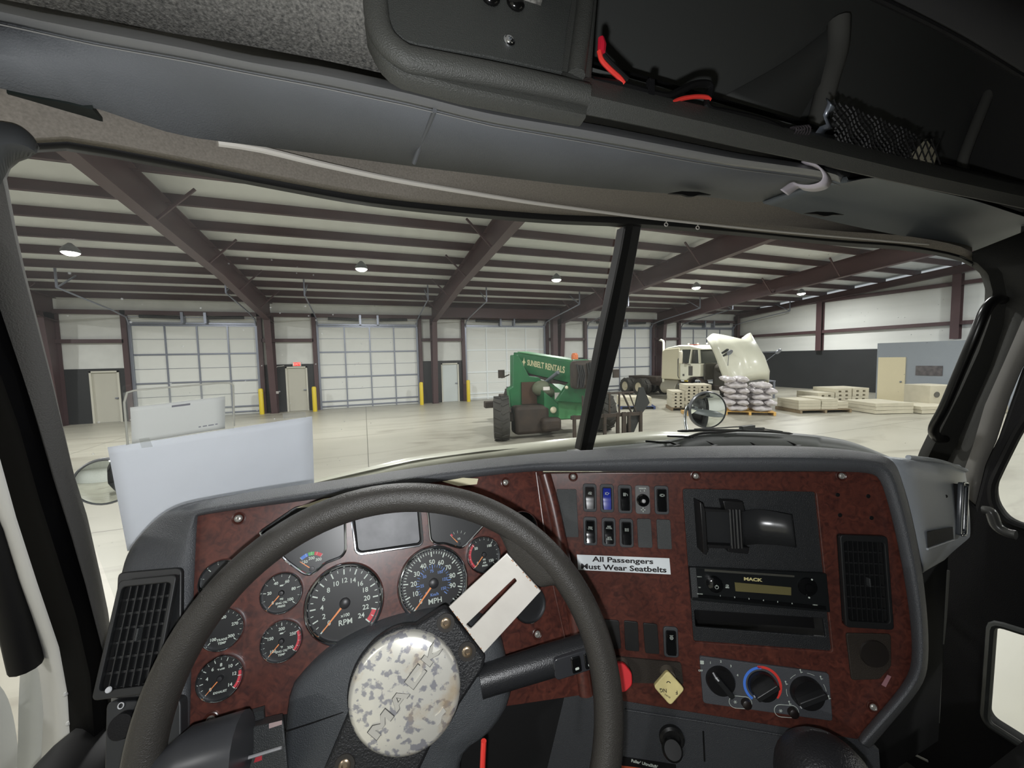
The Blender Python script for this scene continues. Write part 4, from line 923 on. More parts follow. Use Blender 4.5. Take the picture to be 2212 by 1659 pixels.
# coiled spring, metal bracket and net
sp_ = thing('coil_spring', 'small grey coil spring on the shelf lip left of the cargo net', 'spring', onY(1725, 283, .402))
a_, b_ = onY(1708, 284, .402), onY(1744, 282, .402); ax = (b_-a_).normalized(); e_x = ax.cross(V((0, 1, 0))).normalized(); e_y = ax.cross(e_x)
obj('spring_coil', MB().tube([a_.lerp(b_, i/60)+e_x*(.007*math.cos(i*.62)*(1-.3*(1-i/60)))+e_y*(.007*math.sin(i*.62)) for i in range(61)], .0012, 6), mat('spring steel', (110, 104, 108), .3, .8), sp_)
nb = thing('net_bracket', 'bright bent metal bracket holding the cargo net at the shelf lip', 'bracket', onY(1785, 260, .402))
pl_ = [onY(a, b, y) for a, b, y in [(1795, 214, .435), (1800, 226, .402), (1788, 252, .425), (1796, 272, .42), (1782, 276, .425), (1772, 290, .42), (1768, 300, .42)]]
obj('bracket_strip', MB().grid([[p-V((.011, 0, 0)) for p in pl_], [p+V((.011, .004, 0)) for p in pl_]], False), mat('bracket steel', (170, 178, 190), .3, .7), nb, solid=.0015)
ne = thing('cargo_net', 'black diamond mesh cargo net lying along the overhead shelf', 'net', onY(1880, 290, .45))
nm = MB(); NA, NB, NC_, ND = onY(1800, 215, .418), onY(1985, 290, .418), onY(1800, 305, .403), onY(1965, 348, .403)
for i in range(-5, 17):
    for s in (0, 1):
        P = []
        for k in range(13):
            v = k/12; u = (i+(k/12*5 if s else 5-k/12*5))/16.
            if 0 <= u <= 1:
                h0 = .0015*math.sin(u*22+v*4)
                P.append(NA.lerp(NB, u).lerp(NC_.lerp(ND, u), v)+V((0, h0, 0)))
        if len(P) > 2: nm.tube(P, .0016, 5)
o = obj('net_mesh', nm, mat('net black', (30, 30, 30), .6), ne); o['kind'] = 'stuff'
dk = thing('dotted_card', 'white card seen through the net at its right end', 'card', onY(1995, 325, .48))
obj('card_body', MB().hexa([onY(a, b, .412) for a, b in [(1962, 340), (2000, 300), (2024, 332), (2018, 356)]], [onY(a, b, .416) for a, b in [(1962, 340), (2000, 300), (2024, 332), (2018, 356)]]), mat('card off white', (206, 200, 176), .6), dk)
mk = MB()
for i in range(5):
    for s in (-1, 1):
        a_ = onY(1965+i*10, 345-(i*9), .462); mk.tube([onY(1955+i*14, 345 if s > 0 else 300, .404), onY(1975+i*14, 300 if s > 0 else 355, .404)], .0011, 5)
obj('net_strand', mk, MT['net black'], dk)
# ---------------- papers taped to the windshield
def wsheet(pts4, n, off):
    a, b, c, d = pts4; rows = []
    for j in range(n+1):
        rows.append([WS(*(tuple(V(a).lerp(V(b), i/n).lerp(V(d).lerp(V(c), i/n), j/n))), off) for i in range(n+1)])
    return MB().grid(rows)
mp_ = papermat('paper white', (244, 247, 252), .4)
o = obj('paper_sheet', wsheet([(232, 966), (674, 899), (680, 1100), (275, 1190)], 14, .008), mp_, solid=.0006); tag(o, 'large blank white sheet of paper taped inside the lower left windshield', 'paper')
mfold = o
ho_ = thing('card_holder', 'clear plastic pouch on the windshield with a white card inside', 'card holder', WS(390, 900, .01))
glassmat('pouch plastic', (.96, .96, .93), .06, .28, 6., .15)
obj('plastic_pouch', wsheet([(266, 848), (507, 826), (506, 925), (272, 962)], 8, .011), MT['pouch plastic'], ho_)
bd = [WS(a, b, .012) for a, b in [(276, 960), (268, 870), (275, 846), (300, 842), (480, 827), (504, 828), (506, 920)]]
obj('pouch_edge', MB().tube(resample(bd, 40), .0012, 6), mat('pouch edge', (190, 190, 180), .3), ho_)
obj('white_card', wsheet([(281, 880), (486, 856), (486, 925), (285, 958)], 8, .0135), papermat('card white', (240, 242, 240), .3), ho_, solid=.0006)
obj('card_slot', wsheet([(371, 876), (411, 871), (411, 875), (371, 880)], 3, .015), mat('slot grey', (130, 130, 138), .6), ho_)
for i, (xa, xb) in enumerate(((429, 434), (438, 447), (450, 462), (465, 470))):
    ya, yb = 922.5-(xa-429)*.16, 922.5-(xb-429)*.16
    obj('printed_word', wsheet([(xa, ya-1.2), (xb, yb-1.2), (xb, yb+1.2), (xa, ya+1.2)], 2, .0148), mat('text grey', (150, 152, 160), .6), ho_)
glassmat('tape clear', (.93, .93, .92), .08, .3, 9., .2)
for i, q in enumerate((((610, 893), (661, 889), (661, 902), (612, 905)), ((300, 948), (322, 945), (330, 965), (306, 968)))):
    o = obj('tape_strip', wsheet(q, 3, .0155), MT['tape clear']); tag(o, ['clear tape at the top right corner of the paper sheet', 'clear tape between pouch and paper sheet'][i], 'tape')
# ---------------- outside the glass: hood, wiper, cowl, hood mirrors
hood = thing('truck_hood', 'cream hood of the truck seen just above the dashboard', 'truck hood', (.58, 1.8, 1.9))
hs = [(560, 1075), (680, 1036), (800, 1008), (900, 986), (1050, 966), (1250, 951), (1440, 946), (1560, 951)]
s0 = [onY(a, b+0, 1.2) for a, b in hs]
def hrow(y, dz, nar):
    L_ = [V((.58+(p.x-.58)*nar, y, p.z+dz)) for p in s0]; R2 = [V((2*.58-p.x, p.y, p.z)) for p in reversed(L_) if p.x < .5]
    return [p for p in L_ if p.x < .62]+R2
obj('hood_panel', loft([hrow(1.12, -.02, 1.), hrow(1.2, 0, 1.), hrow(1.5, -.1, .98), hrow(2.1, -.34, .9), hrow(2.7, -.75, .78)], 50), mcream, hood, solid=.006)
hpn = resample([onY(a, b+9, 1.17) for a, b in hs[:6]], 30)
obj('hood_seam', MB().tube(hpn, .003, 6), mat('seam grey', (150, 150, 135), .6), hood)
cowl = thing('windshield_cowl', 'black ribbed plastic cowl outside the right windshield pane', 'cowl', onY(1600, 950, 1.05))
ct_ = [(1225, 972), (1290, 966), (1380, 958), (1440, 951), (1500, 938), (1560, 932), (1640, 932), (1720, 936), (1790, 944), (1850, 958), (1930, 990)]
cb_ = [(1225, 990), (1290, 986), (1380, 978), (1440, 975), (1500, 975), (1560, 975), (1640, 975), (1720, 975), (1790, 975), (1850, 985), (1930, 1010)]
obj('cowl_panel', loft([[onY(a, b, .985) for a, b in cb_], [onY(a, b+4, 1.03) for a, b in ct_], [onY(a, b, 1.08) for a, b in ct_], [onY(a, b+30, 1.3) for a, b in ct_]], 50), mat('cowl plastic', (92, 96, 96), .45), cowl, solid=.004)
for i, (xa, xb) in enumerate(((1442, 1552), (1530, 1640), (1612, 1728), (1395, 1470))):
    ya = 944 if i < 3 else 955
    r_ = cat_([onY(xa, ya-2, 1.045), onY((xa*2+xb)/3+12, ya+1, 1.03), onY(xb-22, 956, 1.01), onY(xb, 966, .985)], 20)
    obj('cowl_rib', MB().tube(r_, .0035, 8), mdark, cowl)
for xc in (1462, 1543, 1632, 1725):
    obj('cowl_clip', MB().box(-.012, .012, -.006, .006, -.004, .004, M.Translation(onY(xc, 964, .975))), mplas2, cowl, bev=.001)
wi = thing('windshield_wiper', 'black windshield wiper resting low across the right pane', 'wiper', onY(1600, 935, 1.0))
obj('wiper_blade', MB().tube(cat_([onY(a, b, 1.0) for a, b in [(1464, 931), (1480, 931), (1540, 929), (1600, 930), (1660, 932), (1712, 937)]], 30), [.0022]+[.0045]*28+[.002], 8), mrubber, wi)
obj('wiper_arm', MB().tube(cat_([onY(a, b, 1.02) for a, b in [(1490, 944), (1515, 936), (1560, 933), (1620, 927), (1650, 926)]], 30), .005, 8), mrubber, wi)
obj('wiper_bridge', MB().tube(cat_([onY(a, b, .99) for a, b in [(1500, 927), (1560, 924), (1596, 922), (1636, 925), (1690, 932)]], 30), .0022, 6).box(-.03, .03, -.008, .008, -.005, .006, M.Translation(onY(1614, 923, .99))), mplas2, wi)
mmir = mat('mirror glass', (235, 240, 238), .02, 1.)
def hoodmirror(px, py, d, r, label, yaw_, arm):
    c_ = D(px, py, d); nrm = (C0-c_).normalized(); nrm = (nrm+V((math.sin(yaw_), -math.cos(yaw_), 0))*.8).normalized()
    F = frame(c_, nrm.cross(V((0, 0, 1)))*-1, V((0, 0, 1)))
    if F.col[2].to_3d().dot(nrm) < 0: F = F @ M.Rotation(math.pi, 4, 'Y')
    t = thing('hood_mirror', label, 'mirror', mw=F)
    R = r*2.4; rows = [(0, 0)]
    prof = [(r*k/12, (math.sqrt(R*R-(r*k/12)**2)-R)+.02) for k in range(13)]
    obj('mirror_glass', MB().lathe(prof, 40, None, False), mmir, t, F, ang=80)
    obj('mirror_rim', MB().lathe([(r*.99, .0), (r*.985, prof[-1][1]+.003), (r*1.03, prof[-1][1]+.004), (r*1.07, prof[-1][1]-.004), (r*1.07, -.02), (r*.6, -.05), (0, -.055)], 40, None, False), mat('mirror rim grey', (92, 94, 98), .35), t, F)
    obj('mirror_arm', MB().tube(cat_([D(*q) for q in arm[:-1]]+[V(arm[-1])], 24), .008, 10), mat('steel tube', (190, 194, 196), .2, .9), t)
hoodmirror(1530, 886, 2.1, .095, 'round convex mirror on the right side of the hood', .25, [(1500, 868, 2.15), (1484, 880, 2.12), (1480, 905, 2.1), (1483, 945, 2.05), (1.42, 1.5, 1.9)])
hoodmirror(226, 1041, 1.5, .085, 'round mirror on the left side of the hood, half behind the paper', -.1, [(238, 1000, 1.55), (262, 985, 1.55), (285, 1050, 1.5), (290, 1100, 1.5), (-.26, 1.5, 1.9)])
# ================================================================ CAB CLOSURE
def st(n, mb, m, l): o = struct(obj(n, mb, m)); o['label'] = l; return o
mliner = mat('cab liner', (50, 50, 49), .9)
st('trim_15', MB().box(-.62, 1.9, -1.3, .86, 3.2, 3.22), mliner, 'cab roof liner')
st('trim_16', MB().box(-.62, 1.9, -1.32, -1.3, 1.1, 3.2), mliner, 'cab rear liner')
st('trim_17', MB().box(-.62, 1.9, -1.3, .86, 1.08, 1.1), mliner, 'cab floor mat')
st('trim_18', MB().box(1.62, 1.64, -1.3, .5, 2.5, 3.2).box(1.62, 1.64, .5, .62, 2.70, 3.2).box(1.6, 1.64, -1.3, -.35, 1.1, 2.5), mliner, 'cab side liner above the passenger door')
st('trim_19', MB().box(-.64, -.62, -1.3, .3, 2.66, 3.2).box(-.62, 1.9, .84, .86, 2.86, 3.2), mliner, 'cab liner above the windshield')
# ================================================================ DASHBOARD
mburl = mat('burl wood trim', (96, 52, 42), .36, c2=(56, 31, 28), sc1=85, fac=.55, det=9, spec=.6)
nt = mburl.node_tree; nz = [n for n in nt.nodes if n.type == 'TEX_NOISE'][0]; nz.inputs['Distortion'].default_value = 1.6
gu = V((0, math.sin(R_(20)), math.cos(R_(20))))
FG = frame(D(745, 1303, .5), V((1, 0, 0)), gu)
ca = R_(20.72+7.5)
FC = frame(D(1180, 1020, .640), V((math.cos(ca), -math.sin(ca), 0)), V((math.sin(ca)*math.sin(R_(8)), math.cos(ca)*math.sin(R_(8)), math.cos(R_(8)))))
dash = thing('dashboard', 'grey truck dashboard with burl wood panels, gauges, switches and vents', 'dashboard', FG.translation)
def gp(px, py, dz=0.): x, y = loc(FG, px, py, dz); return FG @ V((x, y, dz))
def cp_(px, py, dz=0.): x, y = loc(FC, px, py, dz); return FC @ V((x, y, dz))
# burl plates
go = locs(FG, [(422, 1110), (650, 1078), (900, 1042), (1172, 1012), (1190, 1100), (1215, 1250), (1248, 1392), (1268, 1500), (1000, 1540), (800, 1560), (640, 1540), (405, 1575)])
GS = {  # shaped instrument windows
 'a': [(560, 1150), (640, 1096), (744, 1085), (747, 1189), (738, 1203), (703, 1216), (680, 1236), (667, 1242), (655, 1238), (620, 1212)],
 'b': [(758, 1096), (905, 1082), (913, 1170), (907, 1178), (778, 1197), (768, 1191)],
 'c': [(922, 1082), (1050, 1085), (1072, 1105), (1003, 1180), (993, 1184), (980, 1180), (962, 1174), (940, 1174), (930, 1166)]}
holes = [smooth2(locs(FG, v), .004) for v in GS.values()]
plate('instrument_panel', go, holes, .012, mburl, dash, FG, bev=.0008)
co = locs(FC, [(1168, 1022), (1880, 1018), (1900, 1022), (1912, 1040), (1938, 1150), (1966, 1300), (1978, 1420), (1966, 1468), (1853, 1598), (1340, 1514), (1262, 1500), (1248, 1392), (1212, 1250), (1186, 1100)])
rad = smooth2(locs(FC, [(1475, 1056), (1762, 1063), (1798, 1408), (1499, 1386)]), .004)
vq = locs(FC, [(1806, 1156), (1908, 1156), (1932, 1356), (1832, 1356)], .004); vcx = sum(p[0] for p in vq)/4; vcy = sum(p[1] for p in vq)/4
vh = [(x+vcx, y+vcy) for x, y in rrect((vq[1][0]-vq[0][0])*.985, (vq[0][1]-vq[3][1])*.985, .003)]
plate('centre_panel', co, [rad, vh], .012, mburl, dash, FC, bev=.0015)
# rounded fold between the two burl panels
fold = [gp(1176, 1024, .002), gp(1196, 1100, .002), gp(1222, 1230, .002), gp(1250, 1392, .002), gp(1266, 1500, .002)]
obj('panel_fold', MB().tube(cat_(fold, 30), .0105, 16), mburl, dash)
obj('panel_edge_seam', MB().tube(cat_([gp(1158, 1020, .001), gp(1172, 1120, .001), gp(1190, 1240, .001), gp(1225, 1400, .001)], 30), .0018, 8), mburl, dash)
# grey surround: inner outline on the panels, rolled face, outer outline, then back to the glass
inn = [gp(398, 1720, .004), gp(405, 1575, .004), gp(410, 1450, .004), gp(418, 1250, .004), gp(423, 1140, .004), gp(424, 1114, .004), gp(426, 1112, .004), gp(445, 1108, .004), gp(520, 1096, .004), gp(650, 1080, .004), gp(780, 1061, .004), gp(900, 1044, .004), gp(1030, 1028, .004), gp(1150, 1015, .004), cp_(1200, 1016, .004), cp_(1400, 1017, .004), cp_(1600, 1017, .004), cp_(1780, 1017, .004), cp_(1885, 1018, .004), cp_(1906, 1034, .004), cp_(1938, 1150, .004), cp_(1966, 1300, .004), cp_(1977, 1420, .004), cp_(1964, 1470, .004), cp_(1900, 1545, .004), cp_(1850, 1600, .004)]
def lift(i, px, py, dd):   # a point on the pixel's ray, dd nearer or farther than the inner outline
    d0 = (inn[i]-C0).dot(fw); return D(px, py, d0+dd)
ridge = [(392, 1720, -.008), (398, 1575, -.008), (385, 1440, -.01), (380, 1250, -.012), (392, 1180, -.01), (416, 1116, -.006), (420, 1106, -.006), (440, 1100, -.008), (505, 1088, -.012), (645, 1068, -.015), (775, 1050, -.012), (897, 1030, -.01), (1028, 1014, -.01), (1150, 1003, -.01), (1200, 1001, -.01), (1400, 992, -.01), (1600, 990, -.01), (1780, 990, -.01), (1915, 1000, -.012), (1930, 1030, -.014), (1962, 1150, -.016), (1990, 1300, -.018), (1996, 1425, -.018), (1982, 1476, -.018), (1912, 1556, -.018), (1862, 1612, -.018)]
outr = [(206, 1720, -.015), (212, 1500, -.015), (216, 1340, -.015), (238, 1205, -.01), (264, 1168, .005), (300, 1133, .02), (345, 1106, .03), (375, 1092, .04), (410, 1082, .05), (600, 1051, .06), (740, 1034, .06), (890, 1008, .06), (1030, 990, .06), (1150, 977, .06), (1250, 968, .06), (1400, 961, .06), (1600, 955, .06), (1780, 955, .05), (1925, 978, .03), (1940, 1000, .02), (1982, 1150, .01), (2004, 1320, .01), (2006, 1440, .01), (1992, 1486, .01), (1925, 1560, .01), (1880, 1620, .01)]
rg = [lift(i, *q) for i, q in enumerate(ridge)]; ot = [lift(i, *q) for i, q in enumerate(outr)]
mdr = [rg[i].lerp(ot[i], .5)+(C0-ot[i]).normalized()*(.004 if i > 5 else -.004) for i in range(len(rg))]
back = []
for i, p in enumerate(ot):
    if i < 6: q = V((max(p.x-.01, -.335), p.y+.10, p.z-.12))
    elif i < 18:
        x = p.x+(.05 if i > 13 else 0); y_ = WSY(x, p.z-.1)-.012; q = V((x, y_, EYE+(p.z-EYE)*y_/p.y-.035))
    else: q = p+V((.02, .12, -.03))
    back.append(q)
cs = lambda L_: L_
obj('dash_surround', MB().grid([resample(r, 23) if False else r for r in (inn, [a.lerp(b, .5)+(C0-a).normalized()*.003 for a, b in zip(inn, rg)], rg, mdr, ot, back)]), mplas, dash, solid=.003, off=1, subs=2, ang=70)
# ---- right side pod
pw = lambda a, b, d: D(a, b, d)
pr = [[pw(1905, 985, .62), pw(1935, 1000, .585), pw(1962, 1090, .58), pw(1988, 1190, .575), pw(1996, 1225, .60), pw(1990, 1240, .68)],
      [pw(1960, 990, .66), pw(1978, 1006, .63), pw(2000, 1100, .625), pw(2010, 1185, .62), pw(2014, 1215, .65), pw(2005, 1230, .72)],
      [pw(2030, 998, .72), pw(2045, 1012, .70), pw(2055, 1090, .69), pw(2060, 1160, .69), pw(2055, 1190, .72), pw(2040, 1210, .78)],
      [pw(2072, 1004, .78), pw(2085, 1020, .765), pw(2093, 1090, .76), pw(2096, 1150, .76), pw(2090, 1165, .80), pw(2070, 1180, .85)]]
obj('side_pod', loft(pr, 24), mat('satin grey plastic', (156, 162, 168), .32, spec=.8, bump=.4, bsc=1200), dash, solid=.004)
obj('side_pod_lip', MB().tube(cat_([pw(1962, 988, .655), pw(2030, 997, .715), pw(2086, 1016, .77)], 20), .004, 8), MT['satin grey plastic'], dash)
F = frame(pw(2075, 1098, .708), pw(2096, 1080, .752)-pw(2056, 1080, .685), up)
def vent(F, w, h, nx, ny, par, nm='air_vent', m=None, lever=True):
    m = m or mat('vent plastic', (28, 29, 30), .45); mv = mat('vent slat plastic', (24, 25, 26), .5)
    fr = plate(nm, rrect(w, h, .005), [rrect(w*.84, h*.86, .004)], .006, m or mplas2, par, F @ M.Translation((0, 0, .004)), bev=.0012)
    bk = MB(); bk.box(-w*.48, w*.48, -h*.48, h*.48, -.02, -.018); bk.box(-w*.455, -w*.43, -h*.45, h*.45, -.02, -.001); bk.box(w*.43, w*.455, -h*.45, h*.45, -.02, -.001); bk.box(-w*.455, w*.455, h*.44, h*.455, -.02, -.001); bk.box(-w*.455, w*.455, -h*.455, -h*.44, -.02, -.001); obj('vent_back', bk, mat('vent black', (9, 9, 9), .9), fr, F)
    s = MB()
    for i in range(1, nx): x = -w*.42+w*.84*i/nx; s.box(x-.0006, x+.0006, -h*.43, h*.43, -.012, .001)
    obj('vertical_slats', s, mv, fr, F)
    s = MB()
    for i in range(1, ny): y = -h*.43+h*.86*i/ny; s.box(-w*.42, w*.42, y-.0011, y+.0011, -.012, -.0015)
    obj('horizontal_slats', s, mv, fr, F)
    if lever: obj('vent_lever', MB().box(-.001, .001, -.006, .006, 0, .007), mplas2, fr, F @ M.Translation((w*.04, 0, 0)), bev=.0004)
    return fr
vent(F, .034, .094, 3, 8, dash, 'side_vent', mat('vent satin', (70, 74, 78), .2), False)
obj('side_vent_chrome', MB().tube([F @ V((x, y, .005)) for x, y in rrect(.034, .094, .006)], .0014, 8, True), mchrome, dash)
obj('pod_slot', MB().hexa([pw(2002, 1148, .602), pw(2058, 1138, .668), pw(2060, 1164, .668), pw(2004, 1184, .602)], [pw(2002, 1148, .625), pw(2058, 1138, .69), pw(2060, 1164, .69), pw(2004, 1184, .625)]), mdark, dash, bev=.001)
obj('pod_slot_lip', MB().tube([pw(2003, 1186, .600), pw(2060, 1166, .666)], .0018, 6), MT['satin grey plastic'], dash)
obj('screw', MB().lathe([(.003, 0), (.0025, .001), (.001, .0008), (0, .0005)], 14, frame(pw(2043, 1072, .68), rt, up)), mchrome, dash)
# ---- left vent pod
lc = gp(312, 1372, .03)
P0_, P1_, P2_ = D(246, 1252, .430), D(368, 1240, .437), D(232, 1506, .395)
F = frame(P0_, P1_-P0_, P0_-P2_)
q_ = locs(F, [(246, 1252), (368, 1240), (352, 1498), (232, 1506)])
cx = sum(p[0] for p in q_)/4; cy = sum(p[1] for p in q_)/4
vent(F @ M.Translation((cx, cy, .0)), abs(q_[1][0]-q_[0][0])*1.02, (q_[0][1]-q_[3][1])*1.0, 7, 7, dash)
obj('vent_bezel', MB().prism(smooth2(locs(F, [(244, 1238), (384, 1226), (380, 1506), (230, 1516)]), .006), -.012, -.006), mat('vent plastic', (28, 29, 30)), dash, F, bev=.002)
obj('headlight_switch_plate', MB().prism(smooth2(locs(F, [(222, 1520), (384, 1512), (384, 1760), (215, 1760)]), .006), -.016, -.004), mat('plate black', (34, 36, 38), .5), dash, F, bev=.002)
obj('dimmer_dial', MB().lathe([(.012, 0), (.011, .006), (0, .007)], 24, F @ T(*loc(F, 270, 1565))), mdark, dash)
F2 = F @ T(*loc(F, 256, 1527), -.003)
obj('switch_legend', MB().lathe([(.0022, 0), (.003, 0), (.003, .0005), (.0022, .0005)], 14, F2, False).box(-.0015, .0015, -.017, -.012, 0, .0005, F2 @ M.Translation((.003, 0, 0))), mat('legend white', (190, 192, 195), .5), dash)
obj('screw', MB().lathe([(.003, 0), (.0025, .0012), (0, .001)], 14, F @ T(*loc(F, 244, 1486), .005)), MT['legend white'], dash)
# ---- gauges
mdial = mat('gauge dial', (27, 28, 29), .45)
mtick = mat('gauge marking', (196, 205, 196), .5)
mneedle = mat('needle orange', (238, 148, 88), .4)
mredz = mat('red zone', (196, 62, 72), .5)
mhub = mat('needle hub', (40, 40, 42), .4)
def ang(t): return R_(90+135-270*t)     # t 0..1 from lower left clockwise
def arc(mb, r0, r1, t0, t1, z, n=20, A=ang):
    rows = [[V((r*math.cos(A(t0+(t1-t0)*i/n)), r*math.sin(A(t0+(t1-t0)*i/n)), z)) for i in range(n+1)] for r in (r0, r1)]
    mb.grid(rows, False)
def gauge(px, py, rpx, label, major, minor, nums, words, red=None, blue=None, needle=0., icon=None, txt=1., plain=False):
    x, y = loc(FG, px, py, .004); ra = abs(loc(FG, px+rpx, py, .004)[0]-x)
    G = FG @ M.Translation((x, y, 0))
    d = obj('gauge', MB().lathe([(0, .003), (ra*.93, .003), (ra*.93, 0)], 48, None, False), mdial, dash, G, label=label)
    obj('bezel', MB().lathe([(ra*.90, .003), (ra*.91, .006), (ra*.945, .0078), (ra*.985, .007), (ra*1.02, .0045), (ra*1.03, .0)], 64, None, False), mchrome, d, G)
    if plain: return G, ra, d
    r = ra*.86; mb = MB()
    for i in range(minor+1):
        t = i/minor; a = ang(t); mj = (i % (minor//major) == 0)
        l_ = r*(.84 if mj else .92); w = ra*(.016 if mj else .009)
        mb.box(l_, r, -w, w, .0031, .0033, M.Rotation(a, 4, 'Z'))
    obj('scale_ticks', mb, mtick, d, G)
    mb = MB()
    for t, s in nums:
        a = ang(t); addmesh(mb, textmesh(s, ra*.2*txt, .0001, .0001), T(r*.66*math.cos(a), r*.66*math.sin(a), .0033))
    for i, (s, yy, sz) in enumerate(words): addmesh(mb, textmesh(s, ra*sz, .0001, .00008), T(0, ra*yy, .0033))
    obj('dial_lettering', mb, mtick, d, G)
    if red: mb = MB(); arc(mb, r*.87, r, red[0], red[1], .00315); obj('red_zone', mb, mredz, d, G)
    if icon == 'oilcan':
        k = ra*.07; mb = MB(); mb.box(-k*1.2, k, -k*.5, k*.5, .0031, .0033, T(0, ra*.36)); mb.bar((k, ra*.36, .0032), (k*2.6, ra*.36+k, .0032), .0003, .0006); obj('dial_symbol', mb, mtick, d, G)
    if needle is not None:
        a = ang(needle)
        obj('needle', MB().prism([(0, -ra*.028), (r*.93, -ra*.012), (r*.93, ra*.012), (0, ra*.028)], .0042, .005), mneedle, d, G @ M.Rotation(a, 4, 'Z'))
        obj('needle_hub', MB().lathe([(ra*.14, .0034), (ra*.135, .0065), (ra*.1, .0075), (0, .0078)], 24), mhub, d, G)
    return G, ra, d
num = lambda L_: [(i/(len(L_)-1), s) for i, s in enumerate(L_)]
gauge(745, 1303, 84, 'large tachometer gauge', 12, 24, num(['0', '2', '4', '6', '8', '10', '12', '14', '16', '18', '20', '22', '24']), [('x100', -.30, .11), ('RPM', -.47, .19)], (.92, 1.), needle=.0, txt=.85)
G, ra, d_ = gauge(937, 1260, 74, 'large speedometer gauge', 10, 50, [(i/10, str(10*i)) for i in range(10)], [('MPH', -.47, .2)], needle=0., txt=.9)
mb = MB(); mblu = mat('blue marking', (96, 128, 190), .5)
for i in range(31):
    mb.box(ra*.42*(1 if i % 5 else .94), ra*.50, -ra*.006*(1 if i % 5 else 2), ra*.006*(1 if i % 5 else 2), .0031, .0033, M.Rotation(ang(i/30), 4, 'Z'))
for i, s in enumerate(['0', '25', '50', '75', '100', '125', '150']):
    a = ang(i/6.2); addmesh(mb, textmesh(s, ra*.11, .0001, .0001), T(ra*.33*math.cos(a), ra*.33*math.sin(a), .0033))
addmesh(mb, textmesh('Km/h', ra*.11, .0001, .0001), T(0, -ra*.3, .0033))
obj('kilometre_scale', mb, mblu, d_, G)
gauge(608, 1281, 46, 'engine oil pressure gauge', 5, 10, num(['0', '20', '40', '60', '80', '100']), [('PSI', -.30, .13), ('ENG OIL', -.48, .14), ('PRESS', -.64, .14)], icon='oilcan', needle=0)
gauge(608, 1385, 46, 'engine oil temperature gauge', 4, 16, num(['100', '150', '200', '250', '300']), [('\u00b0F', -.30, .13), ('ENG OIL', -.48, .14), ('TEMP', -.64, .14)], (.75, 1.), icon='oilcan', needle=0)
gauge(476, 1465, 51, 'exhaust temperature gauge', 7, 14, [(0, '0'), (.2, '4'), (.36, '6'), (.5, '8'), (.66, '10'), (.82, '12'), (1, '14')], [('EXHAUST', -.60, .13), ('\u00b0F x100', .38, .1)], (.8, 1.), needle=0)
gauge(480, 1360, 48, 'transmission temperature gauge', 4, 16, [(0, '100'), (.5, '200'), (.78, '270'), (1, '300')], [('TRANS', -.48, .15), ('TEMP', -.64, .15)], needle=None)
gauge(480, 1254, 50, 'gauge half hidden by the steering wheel rim', 3, 9, [], [], needle=None)
gauge(1045, 1198, 36, 'air pressure gauge', 3, 15, [(0, '0'), (.33, '50'), (.66, '100'), (1, '150')], [('PSI', -.28, .13), ('AIR', -.44, .13), ('PRESS', -.6, .13)], (.0, .35), needle=0)
gauge(1143, 1304, 36, 'blank black gauge cover', 0, 1, [], [], plain=True)
gauge(1128, 1142, 34, 'black gauge behind the wheel rim', 0, 1, [], [], plain=True)
# shaped windows: chrome outline + dark face
for k, nm in (('a', 'temperature_window'), ('b', 'message_screen'), ('c', 'fuel_window')):
    P = smooth2(locs(FG, GS[k]), .004)
    face = plate(nm, P, [], .002, mat('screen grey', (140, 141, 144), .45, c2=(96, 97, 100), sc1=40, fac=1.0, spec=.35) if k == 'b' else mat('window face', (56, 57, 58), .35), dash, FG @ M.Translation((0, 0, -.005)))
    obj('chrome_outline', MB().tube([FG @ V((x, y, .0008)) for x, y in P], .0017, 8, True), mchrome, face)
    if k == 'b': obj('screen_mask', MB().tube([FG @ V((x, y, -.002)) for x, y in smooth2([(p[0]*.965+.035*loc(FG, 838, 1138)[0], p[1]*.95+.05*loc(FG, 838, 1138)[1]) for p in locs(FG, GS[k])], .003)], .0022, 8, True), mrubber, face)
def mini(px, py, r, span, zones, nums, needle_t, extra=None):
    G = FG @ T(*loc(FG, px, py, -.004), -.0048)
    A = lambda t: R_(90+span/2-span*t)
    par = [o for o in bpy.data.objects if o.name.startswith('temperature_window' if len(zones) > 1 else 'fuel_window')][0]
    for i, (t0, t1, m) in enumerate(zones):
        mb = MB(); arc(mb, r*.8, r, t0, t1, .0001, 10, A); obj('coloured_zone', mb, m, par, G)
    mb = MB()
    for t, s in nums: a = A(t); addmesh(mb, textmesh(s, r*.24, .0001, .0001), T(r*.62*math.cos(a), r*.62*math.sin(a)+.0, .0002))
    for t in (0, .25, .5, .75, 1): mb.box(r*.82, r*1.02, -.0002, .0002, 0, .0003, M.Rotation(A(t), 4, 'Z'))
    if extra: addmesh(mb, textmesh(extra, r*.2, .0001, .0001), T(r*.05, r*.36, .0002))
    obj('dial_lettering', mb, mtick, par, G)
    obj('needle', MB().prism([(r*.1, -.0006), (r*.85, -.0003), (r*.85, .0003), (r*.1, .0006)], .0006, .001), mneedle, par, G @ M.Rotation(A(needle_t), 4, 'Z'))
    obj('needle_hub', MB().lathe([(r*.16, 0), (r*.15, .0012), (0, .0014)], 16), mhub, par, G)
mini(673, 1229, .0205, 80, [(0, .33, mat('zone blue', (78, 122, 204), .5)), (.36, .62, mat('zone green', (84, 170, 98), .5)), (.64, 1, mredz)], [(0, '150'), (.5, '200'), (1, '300')], -.12)
mini(991, 1174, .0175, 80, [(0, .12, mredz)], [], 0., '1/2')
